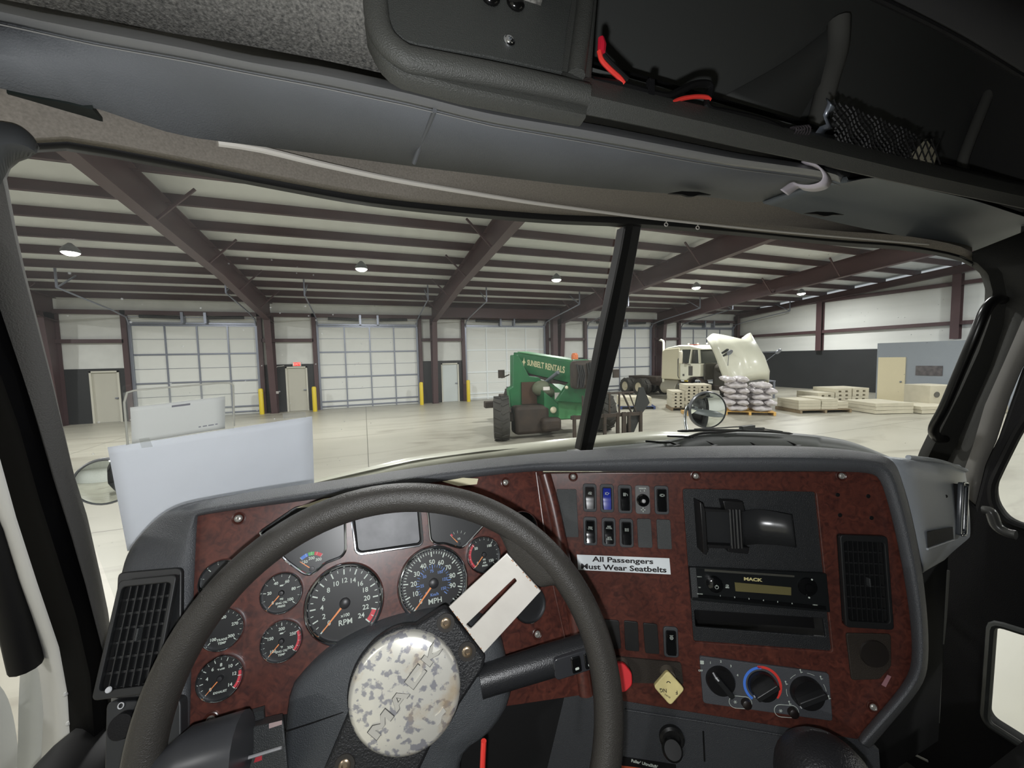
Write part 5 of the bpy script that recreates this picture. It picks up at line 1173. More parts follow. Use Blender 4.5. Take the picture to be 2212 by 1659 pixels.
# masking tape on the dash edge
mt_ = mat('masking tape', (214, 208, 176), .7, c2=(196, 190, 160), sc1=60, fac=1)
for i, q in enumerate(([(640, 1097), (700, 1077), (760, 1069), (770, 1084), (690, 1094)], [(722, 1086), (770, 1074), (816, 1058), (820, 1068), (776, 1085)], [(955, 1040), (1000, 1032), (1033, 1034), (1030, 1046), (990, 1050)])):
    F = FG @ M.Translation((0, 0, .0075+.001*i)); o = obj('masking_tape', MB().prism(locs(FG, q, .0075+.001*i), 0, .0004), mt_, None, F)
    tag(o, ['torn cream masking tape at the upper left of the instrument panel', 'overlapping masking tape piece half behind the top of the wheel rim', 'small masking tape piece above the fuel gauge window'][i], 'tape')
# ---- screws of the panels
for F, L_ in ((FG, [(515, 1120), (455, 1556), (1161, 1370), (1092, 1042)]), (FC, [(1238, 1030), (1503, 1028), (1818, 1028), (1886, 1527)])):
    for px, py in L_:
        x, y = loc(F, px, py, .002)
        w_ = obj('screw', MB().lathe([(.0046, .001), (.0043, .0022), (.0032, .003), (.0026, .0022), (.0013, .0026), (.001, .001), (0, .001)], 24), mat('zinc screw', (176, 174, 168), .35, .6), dash, F @ M.Translation((x, y, .0015)))
        obj('screw_recess', MB().lathe([(.0076, 0), (.0076, .0012), (.0066, .0016), (.005, .0006), (.0046, .0003)], 24, None, False), mat('burl recess', (66, 34, 28), .3), w_, F @ M.Translation((x, y, .0005)))
# ---- rocker switches
mbez = mat('switch bezel grey', (62, 64, 66), .5, bump=.4, bsc=1200); mrock = mat('rocker gloss black', (14, 15, 16), .12, spec=.7); mblue = mat('rocker blue', (32, 46, 140), .25)
mleg = mat('legend grey white', (168, 176, 168), .5)
mblank = mat('blank plate grey', (70, 72, 72), .55, bump=.6, bsc=1100)
W_S, H_S = .0215, .0445
def icon_mesh(kind, s):
    mb = MB()
    def ring(r, cx=0, cy=0, w=.0003): mb.lathe([(r-w, 0), (r+w, 0), (r+w, .0003), (r-w, .0003)], 16, T(cx, cy), False)
    def ln(x0, y0, x1, y1, w=.0006): mb.bar((x0, y0, .0001), (x1, y1, .0001), .0003 if False else w, .0003, V((0, 0, 1)))
    if kind == 'fog': ring(s*.45); ln(-s*.8, s*.3, -s*.4, s*.3); ln(-s*.8, 0, -s*.4, 0); ln(-s*.8, -s*.3, -s*.4, -s*.3); ln(s*.3, s*.1, s*.9, s*.2)
    elif kind == 'wiper': ring(s*.35, -s*.2); ring(s*.35, s*.3, s*.1); ln(-s*.7, -s*.3, s*.7, -s*.5)
    elif kind == 'grid':
        for i in range(3): ln(-s*.7, -s*.5+i*s*.5, s*.1, -s*.5+i*s*.5); ln(-s*.7+i*s*.4, -s*.6, -s*.7+i*s*.4, s*.6)
        ln(s*.3, s*.3, s*.7, s*.2); ln(s*.7, s*.2, s*.8, -s*.5)
    elif kind == 'engine': ring(s*.4); ln(-s*.8, s*.3, -s*.8, -s*.3); ln(-s*.6, s*.4, s*.5, s*.4); ln(-s*.6, -s*.4, s*.5, -s*.4); ln(s*.8, s*.35, s*.8, -s*.35); ln(-.8*s, 0, -s*.4, 0)
    elif kind == 'axle': ring(s*.55); ln(-s*.4, -s*.4, s*.4, s*.4); ln(s*.4, -s*.4, -s*.4, s*.4); ln(-s*.6, s*.8, s*.6, s*.8)
    return mb
def switch(px, py, kind, F=FC, rock=None, txt=None, label=None, sc_=1.):
    S = F @ T(*loc(F, px, py, .001), .001)
    b = plate('rocker_switch', rrect(W_S*sc_, H_S, .0045), [], .004, mbez, dash, S @ M.Translation((0, 0, .002)), bev=.0012, label=label)
    rows = []
    for i in range(9):
        v = -1+2*i/8; w = .0068*(1-.12*abs(v)); z = .0024+.0035*abs(v)**1.6 + (.001 if v < 0 else 0)
        rows.append([V((-w, v*.0165, z-.0012)), V((-w*.9, v*.0165, z)), V((0, v*.0165, z+.0003)), V((w*.9, v*.0165, z)), V((w, v*.0165, z-.0012))])
    mb = MB(); mb.grid(rows); mb.add([rows[0][0], rows[0][4], V((.0066, -.0165, .001)), V((-.0066, -.0165, .001))], [(0, 1, 2, 3)]); mb.add([rows[8][0], rows[8][4], V((.0066, .0165, .001)), V((-.0066, .0165, .001))], [(0, 1, 2, 3)])
    obj('rocker', mb, rock or mrock, b, S)
    obj('rocker_well', MB().rbox(.0155, .0355, .003, .0021, .0024), mrubber, b, S)
    if kind: obj('switch_symbol', icon_mesh(kind, .0042), mleg, b, S @ M.Translation((0, .0082, .0052)))
    if txt:
        for (s, yy) in txt: obj('switch_lettering', textmesh(s, .0032, .0001, .00005, ls=.8), mleg, b, S @ M.Translation((0, yy, .0056)))
    return b
switch(1274, 1075, 'wiper', rock=mat('rocker brown black', (34, 32, 32), .3), label='rocker switch at the left of the upper row')
switch(1311, 1076, 'fog', rock=mblue, label='blue rocker switch')
switch(1350, 1078, 'grid', label='rocker switch with lamp grid symbol')
switch(1429, 1080, 'engine', label='rocker switch with engine symbol')
switch(1275, 1147, None, txt=[('EXH\nCTRL', .006)], label='rocker switch at the left of the lower row')
switch(1315, 1149, None, txt=[('RES/\nACCEL', .0085), ('SET/\nDECEL', -.0085)], label='rocker switch with accel and decel lettering')
switch(1353, 1151, None, txt=[('ENG\nFAN', .006)], label='rocker switch beside the first blank plate')
switch(1449, 1386, 'axle', label='rocker switch at the right of the low row')
# mirror joystick
S = FC @ T(*loc(FC, 1388, 1079, .001), .001)
b = plate('mirror_joystick', rrect(W_S*1.05, H_S, .004), [], .004, mat('joystick plate', (96, 96, 96), .45), dash, S @ M.Translation((0, 0, .002)), bev=.001)
obj('joystick_ring', MB().lathe([(.0098, .002), (.0095, .005), (.0075, .006), (.006, .004), (.0048, .004), (.0042, .008), (.0025, .009), (0, .0092)], 28), mrock, b, S @ M.Translation((0, -.0005, 0)))
obj('joystick_tip', MB().ball((0, -.0005, .0095), .0032, .0032, .002), mat('tip grey', (172, 172, 172), .3), b, S)
mb = MB(); addmesh(mb, textmesh('MIRROR', .003, .0001, .00005), T(0, .0175, .0022)); addmesh(mb, textmesh('L     R', .003, .0001, .00005), T(0, .0138, .0022))
for k in range(4): mb.prism([(0, .001), (.0007, .0022), (0, .0042), (-.0007, .0022)], .0021, .0024, T(0, -.0155) @ M.Rotation(k*math.pi/2, 4, 'Z'))
obj('joystick_legend', mb, mtick, b, S)
# blanks
def blank(pts, F=FC, nm='blank_plate', m=None, z=.0025, label=None):
    return plate(nm, smooth2(locs(F, pts, z), .0028), [], .003, m or mblank, dash, F @ M.Translation((0, 0, z)), bev=.0006, label=label)
blank([(1202, 1057), (1245, 1057), (1250, 1161), (1208, 1160)], label='tall blank plate')
blank([(1376, 1121), (1406, 1121), (1410, 1184), (1379, 1183)]); blank([(1418, 1122), (1448, 1123), (1452, 1187), (1421, 1186)])
mbl2 = mat('blank black', (34, 34, 34), .5)
blank([(1300, 1338), (1337, 1341), (1342, 1402), (1306, 1402)], m=mbl2); blank([(1348, 1341), (1378, 1344), (1381, 1408), (1351, 1405)], m=mbl2); blank([(1389, 1346), (1420, 1349), (1425, 1414), (1394, 1411)], m=mbl2)
for k, o in enumerate(()): pass
# seatbelt sticker
sq = locs(FC, [(1246, 1198), (1446, 1206), (1449, 1241), (1249, 1231)], .003)
sk = thing('warning_sticker', 'white sticker reading All Passengers Must Wear Seatbelts on the burl panel', 'sticker', FC @ V((*sq[0], .003)))
obj('sticker_sheet', MB().prism(sq, .0026, .003), mat('sticker white', (222, 228, 230), .4), sk, FC)
cx = sum(p[0] for p in sq)/4; cy = sum(p[1] for p in sq)/4; hh = (sq[0][1]-sq[3][1])
txf = V((sq[1][0]-sq[0][0], sq[1][1]-sq[0][1])); an = math.atan2(txf.y, txf.x)
FS = FC @ T(cx, cy, .0031, an)
mtx = mat('text black', (28, 24, 26), .5)
def fit(s, w, h, bold=.0):
    me = textmesh(s, 1., .0, bold); xs = [v.co.x for v in me.vertices]; ys = [v.co.y for v in me.vertices]
    me.transform(M.Translation((-(max(xs)+min(xs))/2, -(max(ys)+min(ys))/2, 0))); me.transform(M.Diagonal((w/(max(xs)-min(xs)), h/(max(ys)-min(ys)), 1, 1))); return me
w_ = txf.length
obj('sticker_lettering', fit('All Passengers', w_*.66, hh*.44, .028), mtx, sk, FS @ M.Translation((-.001, hh*.21, 0)))
obj('sticker_lettering', fit('Must Wear Seatbelts', w_*.92, hh*.36, .028), mtx, sk, FS @ M.Translation((0, -hh*.24, 0)))
# small mauve sticker and screw holes
plate('small_mark', locs(FC, [(1905, 1480), (1918, 1458), (1926, 1462), (1914, 1485)], .003), [], .0005, mat('mauve sticker', (150, 110, 115), .5), dash, FC @ M.Translation((0, 0, .0025)))
for px, py in ((1810, 1069), (1876, 1072), (1815, 1113), (1883, 1119)):
    obj('screw_hole', MB().lathe([(0, .0006), (.0026, .0006), (.003, .0002)], 16), mrubber, dash, FC @ T(*loc(FC, px, py, .001), .0005))
# ---- right vent and round blank
vq = locs(FC, [(1806, 1156), (1908, 1156), (1932, 1356), (1832, 1356)], .004)
cx = sum(p[0] for p in vq)/4; cy = sum(p[1] for p in vq)/4
vent(FC @ T(cx, cy, .003), (vq[1][0]-vq[0][0]), vq[0][1]-vq[3][1], 8, 7, dash)
plate('round_blank', smooth2(locs(FC, [(1828, 1368), (1925, 1370), (1926, 1440), (1900, 1468), (1840, 1470)], .003), .004), [], .003, mat('olive black plastic', (44, 38, 32), .6, bump=.4, bsc=900), dash, FC @ M.Translation((0, 0, .003)), bev=.001)
obj('round_blank_cap', MB().lathe([(.019, 0), (.018, .002), (0, .0025)], 28), mat('olive black dark', (32, 28, 25), .5), dash, FC @ T(*loc(FC, 1888, 1412, .003), .003))
# ---- centre stack: recessed panel, radio, pocket
FR = FC @ M.Translation((0, 0, -.003))
cpn = smooth2(locs(FR, [(1474, 1054), (1764, 1061), (1800, 1410), (1498, 1388)]), .004)
plate('centre_stack', cpn, [smooth2(locs(FR, [(1500, 1318), (1778, 1336), (1784, 1376), (1503, 1354)]), .002)], .004, mat('stack black plastic', (31, 33, 35), .5, bump=.5, bsc=900), dash, FR, bev=.001)
obj('storage_pocket', MB().prism(locs(FR, [(1498, 1314), (1780, 1332), (1786, 1380), (1501, 1358)]), -.03, -.028), mrubber, dash, FR)
radio = thing('car_radio', 'black car stereo with round knob and amber-grey display', 'radio', FR @ V((*loc(FR, 1640, 1268), 0)))
rq = locs(FR, [(1488, 1224), (1784, 1238), (1792, 1322), (1494, 1296)], .004)
plate('radio_face', smooth2(rq, .002), [], .006, mat('radio black', (24, 26, 27), .3), radio, FR @ M.Translation((0, 0, .006)), bev=.001)
plate('radio_side_grip', smooth2(locs(FR, [(1490, 1226), (1503, 1226), (1508, 1290), (1495, 1290)], .007), .001), [], .002, mplas2, radio, FR @ M.Translation((0, 0, .0075)))
plate('disc_slot', locs(FR, [(1522, 1229), (1716, 1243), (1716, 1247), (1522, 1234)], .007), [], .001, mat('slot grey2', (70, 70, 64), .4), radio, FR @ M.Translation((0, 0, .0072)))
plate('radio_display', locs(FR, [(1587, 1258), (1709, 1269), (1709, 1286), (1589, 1277)], .007), [], .001, mat('display olive', (104, 98, 64), .4), radio, FR @ M.Translation((0, 0, .0072)))
kx, ky = loc(FR, 1543, 1261, .008)
obj('volume_knob', MB().lathe([(.0112, .006), (.0108, .014), (.009, .0155), (0, .016)], 32), mrock, radio, FR @ M.Translation((kx, ky, 0)))
mb = MB(); mb.lathe([(.0022, 0), (.0027, 0), (.0027, .0002), (.0022, .0002)], 16, FR @ M.Translation((kx+.0005, ky-.0015, .0161)), False); mb.box(-.0003, .0003, .0008, .0034, 0, .0002, FR @ M.Translation((kx+.0005, ky-.0015, .0161)))
obj('power_symbol', mb, mtick, radio)
text('radio_lettering', 'MACK', .0062, mat('gold letter', (206, 196, 140), .5), radio, FR @ T(*loc(FR, 1626, 1252, .0075), .0075, -.03), bold=.00025, sx=1.45)
mb = MB()
for i, s in enumerate(['RADIO', 'CD']): addmesh(mb, textmesh(s, .0022, .0001), FR @ T(*loc(FR, 1511, 1246+23*i, .0075), .0075))
for i in range(6): addmesh(mb, textmesh(str(i+1), .0028, .0001, .0001), FR @ T(*loc(FR, 1556+31*i, 1287+3.3*i, .0075), .0075))
addmesh(mb, textmesh('SOUND', .0024, .0001), FR @ T(*loc(FR, 1512, 1283, .0075), .0075)); addmesh(mb, textmesh('MENU', .0024, .0001), FR @ T(*loc(FR, 1761, 1307, .0075), .0075)); addmesh(mb, textmesh('CD\nMP3', .003, .0001, .0001), FR @ T(*loc(FR, 1571, 1267, .0075), .0075))
obj('button_lettering', mb, mtick, radio)
jx, jy = loc(FR, 1745, 1268, .0075)
obj('tuning_pad', MB().lathe([(.013, .006), (.0125, .0085), (.006, .0095), (.0055, .012), (0, .0125)], 28), mrock, radio, FR @ M.Translation((jx, jy, 0)))
mb = MB()
for a_, b_ in ((1754, 1252), (1745, 1269), (1748, 1291)): mb.ball(FR @ V((*loc(FR, a_, b_, .011), .011)), .0013)
obj('pad_marks', mb, mtick, radio)
for i in range(6): pass
obj('preset_button', MB().prism(locs(FR, [(1508, 1284), (1784, 1310), (1785, 1318), (1509, 1291)], .0072), .006, .0074), mrock, radio, FR)
# document / cup clip on the stack
cc = thing('cup_clip', 'black folding clip holder mounted on the panel above the stereo', 'holder', FR @ V((*loc(FR, 1580, 1140), 0)))
mck = mat('clip black', (20, 20, 21), .4); mcg = mat('clip gloss', (42, 43, 44), .25, spec=.7)
obj('end_plate', MB().prism(locs(FR, [(1503, 1078), (1510, 1082), (1515, 1100), (1519, 1170), (1521, 1180), (1517, 1190), (1511, 1188)], .012), 0, .03), mck, cc, FR, bev=.001)
obj('side_rail', MB().prism(locs(FR, [(1512, 1096), (1575, 1100), (1575, 1105), (1512, 1102)], .015), .01, .022).prism(locs(FR, [(1518, 1173), (1580, 1176), (1580, 1182), (1518, 1180)], .015), .01, .022), mck, cc, FR)
obj('rear_pad', MB().prism(locs(FR, [(1516, 1104), (1576, 1107), (1580, 1176), (1520, 1172)], .006), .003, .006), mcg, cc, FR)
obj('clamp_block', MB().prism(locs(FR, [(1558, 1080), (1601, 1082), (1606, 1103), (1564, 1102)], .014), .002, .02), mck, cc, FR, bev=.001)
obj('clamp_block', MB().prism(locs(FR, [(1567, 1176), (1615, 1180), (1612, 1194), (1570, 1190)], .014), .002, .02), mck, cc, FR, bev=.001)
rows = []
A0 = locs(FR, [(1600, 1107), (1610, 1106), (1640, 1103), (1668, 1104), (1690, 1107), (1703, 1109)], .015); A1 = locs(FR, [(1604, 1178), (1614, 1180), (1645, 1179), (1675, 1177), (1700, 1177), (1712, 1178)], .015)
zz = [.012, .008, .006, .014, .021, .023]
obj('curved_strap', MB().grid([cat_([V((x, y, z)) for (x, y), z in zip(A_, zz)], 30) for A_ in (A0, A1)]), mcg, cc, FR, solid=.002)
for i in range(4):
    px = 1576+7*i; obj('clamp_rib', MB().tube([FR @ V((*loc(FR, px, 1100, .02), .02)), FR @ V((*loc(FR, px+5, 1184, .02), .02))], .0024, 8), mck if i % 2 else mcg, cc)
# ---- climate panel
kq = smooth2(locs(FC, [(1511, 1417), (1790, 1454), (1798, 1557), (1519, 1518)], .003), .004)
cl_ = thing('climate_control', 'grey heater control plate with three round knobs and two buttons', 'control panel', FC @ V((*loc(FC, 1655, 1487), .003)))
plate('control_plate', kq, [], .004, mat('control plate grey', (74, 76, 80), .5, bump=.4, bsc=1000), cl_, FC @ M.Translation((0, 0, .004)), bev=.0008)
kn = [(1557, 1472, 31, 55, 'fan'), (1649, 1484, 32, -150, 'temperature'), (1745, 1499, 36, -60, 'mode')]
for px, py, r, a_, l_ in kn:
    x, y = loc(FC, px, py, .008); ra = abs(loc(FC, px+r, py, .008)[0]-x); K = FC @ M.Translation((x, y, .004))
    k_ = obj('control_knob', MB().lathe([(ra*1.0, 0), (ra*.97, .006), (ra*.9, .009), (0, .009)], 40), mat('knob black', (22, 22, 23), .35), cl_, K, label=l_+' control knob')
    obj('knob_grip', MB().rbox(ra*1.75, ra*.36, .002, .008, .019), mat('knob grip', (34, 35, 36), .4), k_, K @ M.Rotation(R_({'fan': 130, 'temperature': 35, 'mode': 25}[l_]), 4, 'Z'), bev=.001)
    dot = {'fan': 130, 'temperature': 215, 'mode': 230}[l_]
    obj('knob_pointer', MB().box(ra*.62, ra*.95, -.0011, .0011, .0088, .0105 if l_ != 'fan' else .0195), MT['legend white'], k_, K @ M.Rotation(R_(dot), 4, 'Z'))
    if l_ == 'temperature':
        for nm, t0, t1, c_ in (('blue_arc', 90, 235, (76, 128, 226)), ('red_arc', 102, -40, (222, 66, 58))):
            mb = MB(); rr0, rr1 = (ra*1.12, ra*1.3)
            n_ = 24; mb.grid([[V((q*math.cos(R_(t0+(t1-t0)*i/n_)), q*math.sin(R_(t0+(t1-t0)*i/n_)), .0003)) for i in range(n_+1)] for q in (rr0+(.001 if nm[0] == 'r' else 0), rr1+(.001 if nm[0] == 'r' else 0))])
            obj(nm, mb, mat(nm, c_, .5), cl_, K)
    mb = MB()
    if l_ == 'fan':
        for i, s in enumerate(['1', '2', '3', '4']): a2 = R_(118-33*i); addmesh(mb, textmesh(s, .0045, .0001, .0001), T(ra*1.32*math.cos(a2), ra*1.32*math.sin(a2), .0003))
        addmesh(mb, textmesh('OFF', .0036, .0001, .0001), T(-ra*1.35, ra*.55, .0003))
        for i in range(4): mb.lathe([(0, .0003), (.0016, .0003)], 12, T(-ra*1.22+.0017*math.cos(i*math.pi/2+.78), ra*1.15+.0017*math.sin(i*math.pi/2+.78)), False)
    if l_ == 'mode':
        for i in range(5):
            a2 = R_(215-56*i); mb.lathe([(0, .0003), (.0011, .0003)], 10, T(ra*1.33*math.cos(a2), ra*1.33*math.sin(a2)+.002), False); mb.bar((ra*1.33*math.cos(a2), ra*1.33*math.sin(a2)+.001, .0003), (ra*1.33*math.cos(a2)+.001, ra*1.33*math.sin(a2)-.0025, .0003), .0008, .0003); mb.bar((ra*1.33*math.cos(a2), ra*1.33*math.sin(a2)-.001, .0003), (ra*1.33*math.cos(a2)+.003, ra*1.33*math.sin(a2)-.0012, .0003), .0008, .0003)
            if i < 4:
                b0, b1 = a2-R_(18), a2-R_(40); mb.grid([[V((q*math.cos(b0+(b1-b0)*j/6), q*math.sin(b0+(b1-b0)*j/6), .0003)) for j in range(7)] for q in (ra*1.2, ra*1.225)])
    if mb.v: obj(l_+'_legend', mb, mtick, cl_, K @ M.Translation((0, 0, .0004)))
for px, py, dx in ((1612, 1520, -24), (1713, 1539, -27)):
    x, y = loc(FC, px, py, .006); K = FC @ T(x, y, .004)
    b_ = obj('push_button', MB().lathe([(.0068, 0), (.0062, .006), (.004, .0075), (0, .0078)], 24), mat('knob brown black', (30, 24, 22), .4), cl_, K)
    x2, y2 = loc(FC, px+dx, py-4, .004)
    P = [FC @ V((x3, y3, .0043)) for x3, y3 in [(x+.000+.0085*math.cos(t), y+.0085*math.sin(t)) for t in [R_(-90+18*i) for i in range(11)]]+[(x2+.0085*math.cos(t), y2+.0085*math.sin(t)) for t in [R_(90+18*i) for i in range(11)]]]
    obj('button_outline', MB().tube(P, .0004, 5, True), mtick, b_)
    s_ = MB()
    for i in range(3): s_.box(-.0024, .0024, -.0003, .0003, 0, .0002, T(0, 0, 0, i*math.pi/3))
    obj('button_symbol', s_, mtick, b_, FC @ T(x2, y2, .0044))
# ---- brake valve plate with knobs
vp_ = thing('brake_valve', 'olive black valve plate with one yellow diamond knob and one red knob', 'valve', FC @ V((*loc(FC, 1400, 1450), .002)))
plate('valve_plate', smooth2(locs(FC, [(1320, 1418), (1471, 1432), (1477, 1479), (1330, 1474)], .003), .003), [], .003, mat('olive black plastic', (44, 38, 32), .6), vp_, FC @ M.Translation((0, 0, .0025)))
def knob(px, py, r, m, n, rot, nm, lab, stem):
    x, y = loc(FC, px, py, .04); K = FC @ T(x, y, .034, R_(rot)); K = K @ M.Rotation(R_(-12), 4, 'X')
    ra = abs(loc(FC, px+r, py, .04)[0]-x)
    P = smooth2([(ra*math.cos(2*math.pi*i/n), ra*math.sin(2*math.pi*i/n)) for i in range(n)], ra*.22)
    sx_, sy_ = loc(FC, *stem, .003)
    k_ = obj(nm, MB().prism(P, 0, .008), m, vp_, K, bev=.0012, label=lab)
    obj('knob_stem', MB().tube([FC @ V((sx_, sy_, 0)), FC @ V((sx_, sy_, .015))], [.011, .0095], 16).tube([FC @ V((sx_, sy_, .015)), FC @ V((x, y, .034))], .0055, 12), mat('stem metal', (128, 120, 108), .4, .5), k_)
    return K, ra, k_
K, ra, k_ = knob(1445, 1487, 34, mat('yellow knob', (226, 212, 150), .45, c2=(206, 192, 136), sc1=60, fac=.8), 4, 0, 'yellow_knob', 'pale yellow diamond knob', (1441, 1452))
mb = MB(); addmesh(mb, textmesh('PARKING', .005, .0001, .0001), T(-.001, -.001, .0083, math.pi)); addmesh(mb, textmesh('BRAKE', .003, .0001), T(0, -.008, .0083, math.pi-.6))
mb = MB(); addmesh(mb, textmesh('NG', .0065, .0001, .0001), T(-ra*.4, -ra*.15, .0083, math.pi)); addmesh(mb, textmesh('F', .0065, .0001, .0001), T(ra*.45, -ra*.2, .0083, math.pi)); addmesh(mb, textmesh('BRAKE', .0028, .0001), T(-ra*.15, -ra*.45, .0083, math.pi-.5))
mb.grid([[V((q*math.cos(t)-.0005, q*math.sin(t)*.8+ra*.28, .0083)) for t in [R_(20*i) for i in range(10)]] for q in (.0018, .003)])
obj('knob_lettering', mb, mtx, k_, K)
knob(1338, 1464, 30, mat('red knob', (206, 44, 50), .4), 8, 22, 'red_knob', 'red octagonal knob half behind the wheel rim', (1343, 1436))
# ---- lower dash, power socket, label, shifter
FL = FC @ M.Translation((0, 0, -.006))
ld_ = plate('lower_panel', locs(FL, [(1180, 1470), (1262, 1495), (1340, 1508), (1853, 1592), (1900, 1620), (1920, 1900), (1100, 1900)]), [], .01, mat('lower dash grey', (56, 58, 61), .5, bump=.5, bsc=900), dash, FL, bev=.002)
obj('lower_panel_crease', MB().tube([FL @ V((*loc(FL, a, b, .001), .001)) for a, b in [(1350, 1533), (1500, 1556), (1690, 1588)]], .0016, 6), MT['lower dash grey'], dash)
obj('lower_panel_groove', MB().tube([FL @ V((*loc(FL, a, b, .001), .001)) for a, b in [(1519, 1580), (1522, 1644)]], .0012, 6), mrubber, dash)
sx_, sy_ = loc(FL, 1450, 1600)
ps = thing('power_socket', 'black power socket with flip cap below the yellow knob', 'socket', FL @ V((sx_, sy_, 0)))
obj('socket_barrel', MB().lathe([(.018, 0), (.018, .006), (.015, .009), (.012, .009), (.011, .004), (0, .004)], 28), mat('socket black', (26, 26, 26), .35), ps, FL @ M.Translation((sx_, sy_+.006, 0)))
obj('socket_cap', MB().lathe([(.0145, 0), (.0145, .005), (.012, .008), (0, .008)], 24), MT['socket black'], ps, FL @ T(*loc(FL, 1452, 1622, .012), .01) @ M.Rotation(R_(-35), 4, 'X'))
lb1 = thing('transmission_label', 'orange and black label at the bottom edge beside the wheel rim', 'label', FL @ V((*loc(FL, 1390, 1650), 0)))
plate('label_black', locs(FL, [(1340, 1634), (1460, 1652), (1462, 1668), (1342, 1654)], .001), [], .0006, mrubber, lb1, FL @ M.Translation((0, 0, .0008)))
plate('label_orange', locs(FL, [(1340, 1650), (1460, 1667), (1464, 1720), (1344, 1700)], .001), [], .0006, mat('label orange paint', (170, 76, 50), .5), lb1, FL @ M.Translation((0, 0, .0005)))
text('label_lettering', "Fuller' UltraShift'", .0058, mtick, lb1, FL @ T(*loc(FL, 1392, 1650, .001), .001, -.13), bold=.00012)
gk_ = thing('gear_shifter', 'rounded black gear shifter knob in the lower right corner', 'gear shifter', D(1780, 1640, .44))
c_ = D(1782, 1690, .46)
rows = []
obj('shift_knob', MB().ball((0, 0, 0), .054, .05, .05, 28), mat('shifter black', (34, 34, 36), .35, bump=.4, bsc=500), gk_, M.Translation(c_) @ M.Rotation(.3, 4, 'Y'))
obj('shift_lever', MB().tube([c_-V((0, 0, .03)), c_+V((.03, .05, -.35))], .014, 12), mrubber, gk_)
# dark underside
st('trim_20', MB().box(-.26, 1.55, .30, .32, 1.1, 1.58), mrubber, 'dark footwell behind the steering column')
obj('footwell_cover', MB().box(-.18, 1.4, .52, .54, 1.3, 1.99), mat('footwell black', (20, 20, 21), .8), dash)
rc = tag(obj('red_cable', MB().tube(cat_([D(1045, 1600, .42), D(1043, 1640, .42), D(1040, 1720, .42)], 10), .003, 8), mred), 'thin red cable hanging below the steering column', 'cable')
# lower left switch box with stickers
lbx = thing('trailer_brake_box', 'black lever box with red stickers at the lower left below the instrument panel', 'control box', D(470, 1620, .40))
obj('lever_grip', MB().tube([D(360, 1690, .36), D(420, 1645, .365), D(525, 1615, .375)], [.026, .029, .030], 18), mat('lever satin', (52, 53, 56), .35), lbx)
obj('box_body', MB().hexa([D(523, 1575, .40), D(612, 1555, .40), D(625, 1690, .39), D(525, 1690, .385)], [D(523, 1560, .44), D(612, 1540, .44), D(625, 1690, .44), D(525, 1690, .44)]), mplas2, lbx, bev=.002)
obj('red_sticker', MB().hexa([D(556, 1582, .399), D(583, 1573, .399), D(583, 1562, .401), D(560, 1568, .401)], [D(556, 1582, .402), D(583, 1573, .402), D(583, 1562, .404), D(560, 1568, .404)]).hexa([D(548, 1648, .384), D(566, 1642, .384), D(566, 1632, .384), D(552, 1636, .384)], [D(548, 1648, .387), D(566, 1642, .387), D(566, 1632, .387), D(552, 1636, .387)]), mat('sticker red', (176, 56, 66), .5), lbx)
obj('pale_sticker', MB().hexa([D(581, 1574, .3985), D(609, 1565, .3985), D(609, 1556, .4), D(581, 1563, .4)], [D(581, 1574, .402), D(609, 1565, .402), D(609, 1556, .404), D(581, 1563, .404)]), mat('sticker pale', (170, 150, 148), .5), lbx)
obj('box_edge_strip', MB().tube([D(527, 1640, .383), D(608, 1615, .387)], .0015, 6), mat('edge silver', (150, 150, 152), .3), lbx)
obj('mount_tab', MB().box(-.014, .014, -.003, .003, -.006, .008, M.Translation(gp(540, 1553, .012))), mplas2, lbx)
# ================================================================ STEERING COLUMN AND WHEEL
T_, S_n = .28289989, -.18064717
wn = V((math.sin(S_n), -math.cos(T_)*math.cos(S_n), math.sin(T_)*math.cos(S_n)))   # towards the driver
wc = C0+V((.01551677, .38992797, -.37079212)); WR = .225
wx = V((0, 0, 1)).cross(wn).normalized(); wx = wx if wx.x > 0 else -wx
FW = frame(wc, wx, wn.cross(wx))
if FW.col[2].to_3d().dot(wn) < 0: FW = FW @ M.Rotation(math.pi, 4, 'X')
sw = thing('steering_wheel', 'large black steering wheel with brushed metal spoke and corroded round hub cap', 'steering wheel', mw=FW)
mwheel = mat('wheel rim black', (50, 48, 45), .42, spec=.5, bump=.35, bsc=900)
n = 120
def rimp(a, r=WR, z=0.): return V((r*math.cos(a), r*math.sin(a), z))
rb = .0160
obj('wheel_rim', MB().tube([rimp(2*math.pi*i/n) for i in range(n)], rb, 20, True), mwheel, sw, FW)
# groove at the top joint
a_ = math.atan2(loc(FW, 890, 1077)[1], loc(FW, 890, 1077)[0])
obj('rim_joint', MB().lathe([(.0154, -.0012), (.0158, 0), (.0154, .0012)], 24, frame(FW @ rimp(a_), FW.col[2].to_3d(), (FW @ rimp(a_)-wc)), False), mrubber, sw)
# spokes: axis through the metal plate
HD_ = -.045    # hub depth behind the rim plane
hx, hy = loc(FW, 876, 1500, HD_)
hub = V((hx, hy, HD_))
def wl(px, py, z): x, y = loc(FW, px, py, z); return V((x, y, z))
pa = [wl(1095, 1196, -.004), wl(1168, 1277, -.004), wl(1045, 1412, -.036), wl(970, 1310, -.036)]
F = frame(FW @ ((pa[0]+pa[1]+pa[2]+pa[3])/4), FW.to_3x3() @ ((pa[0]+pa[1])/2-(pa[2]+pa[3])/2), FW.to_3x3() @ (pa[0]-pa[1]))
pq = [F.inverted() @ (FW @ p) for p in pa]; pq = [(p.x, p.y) for p in pq]
sl = locs(F, [(1112, 1248), (1117, 1256), (1016, 1360), (1006, 1350)])
malu = mat('brushed plate', (226, 223, 217), .36, .35, c2=(208, 204, 198), sc1=30, fac=.8, det=8)
plate('spoke_plate', pq, [smooth2(sl, .0018)], .003, malu, sw, F, bev=.0005)
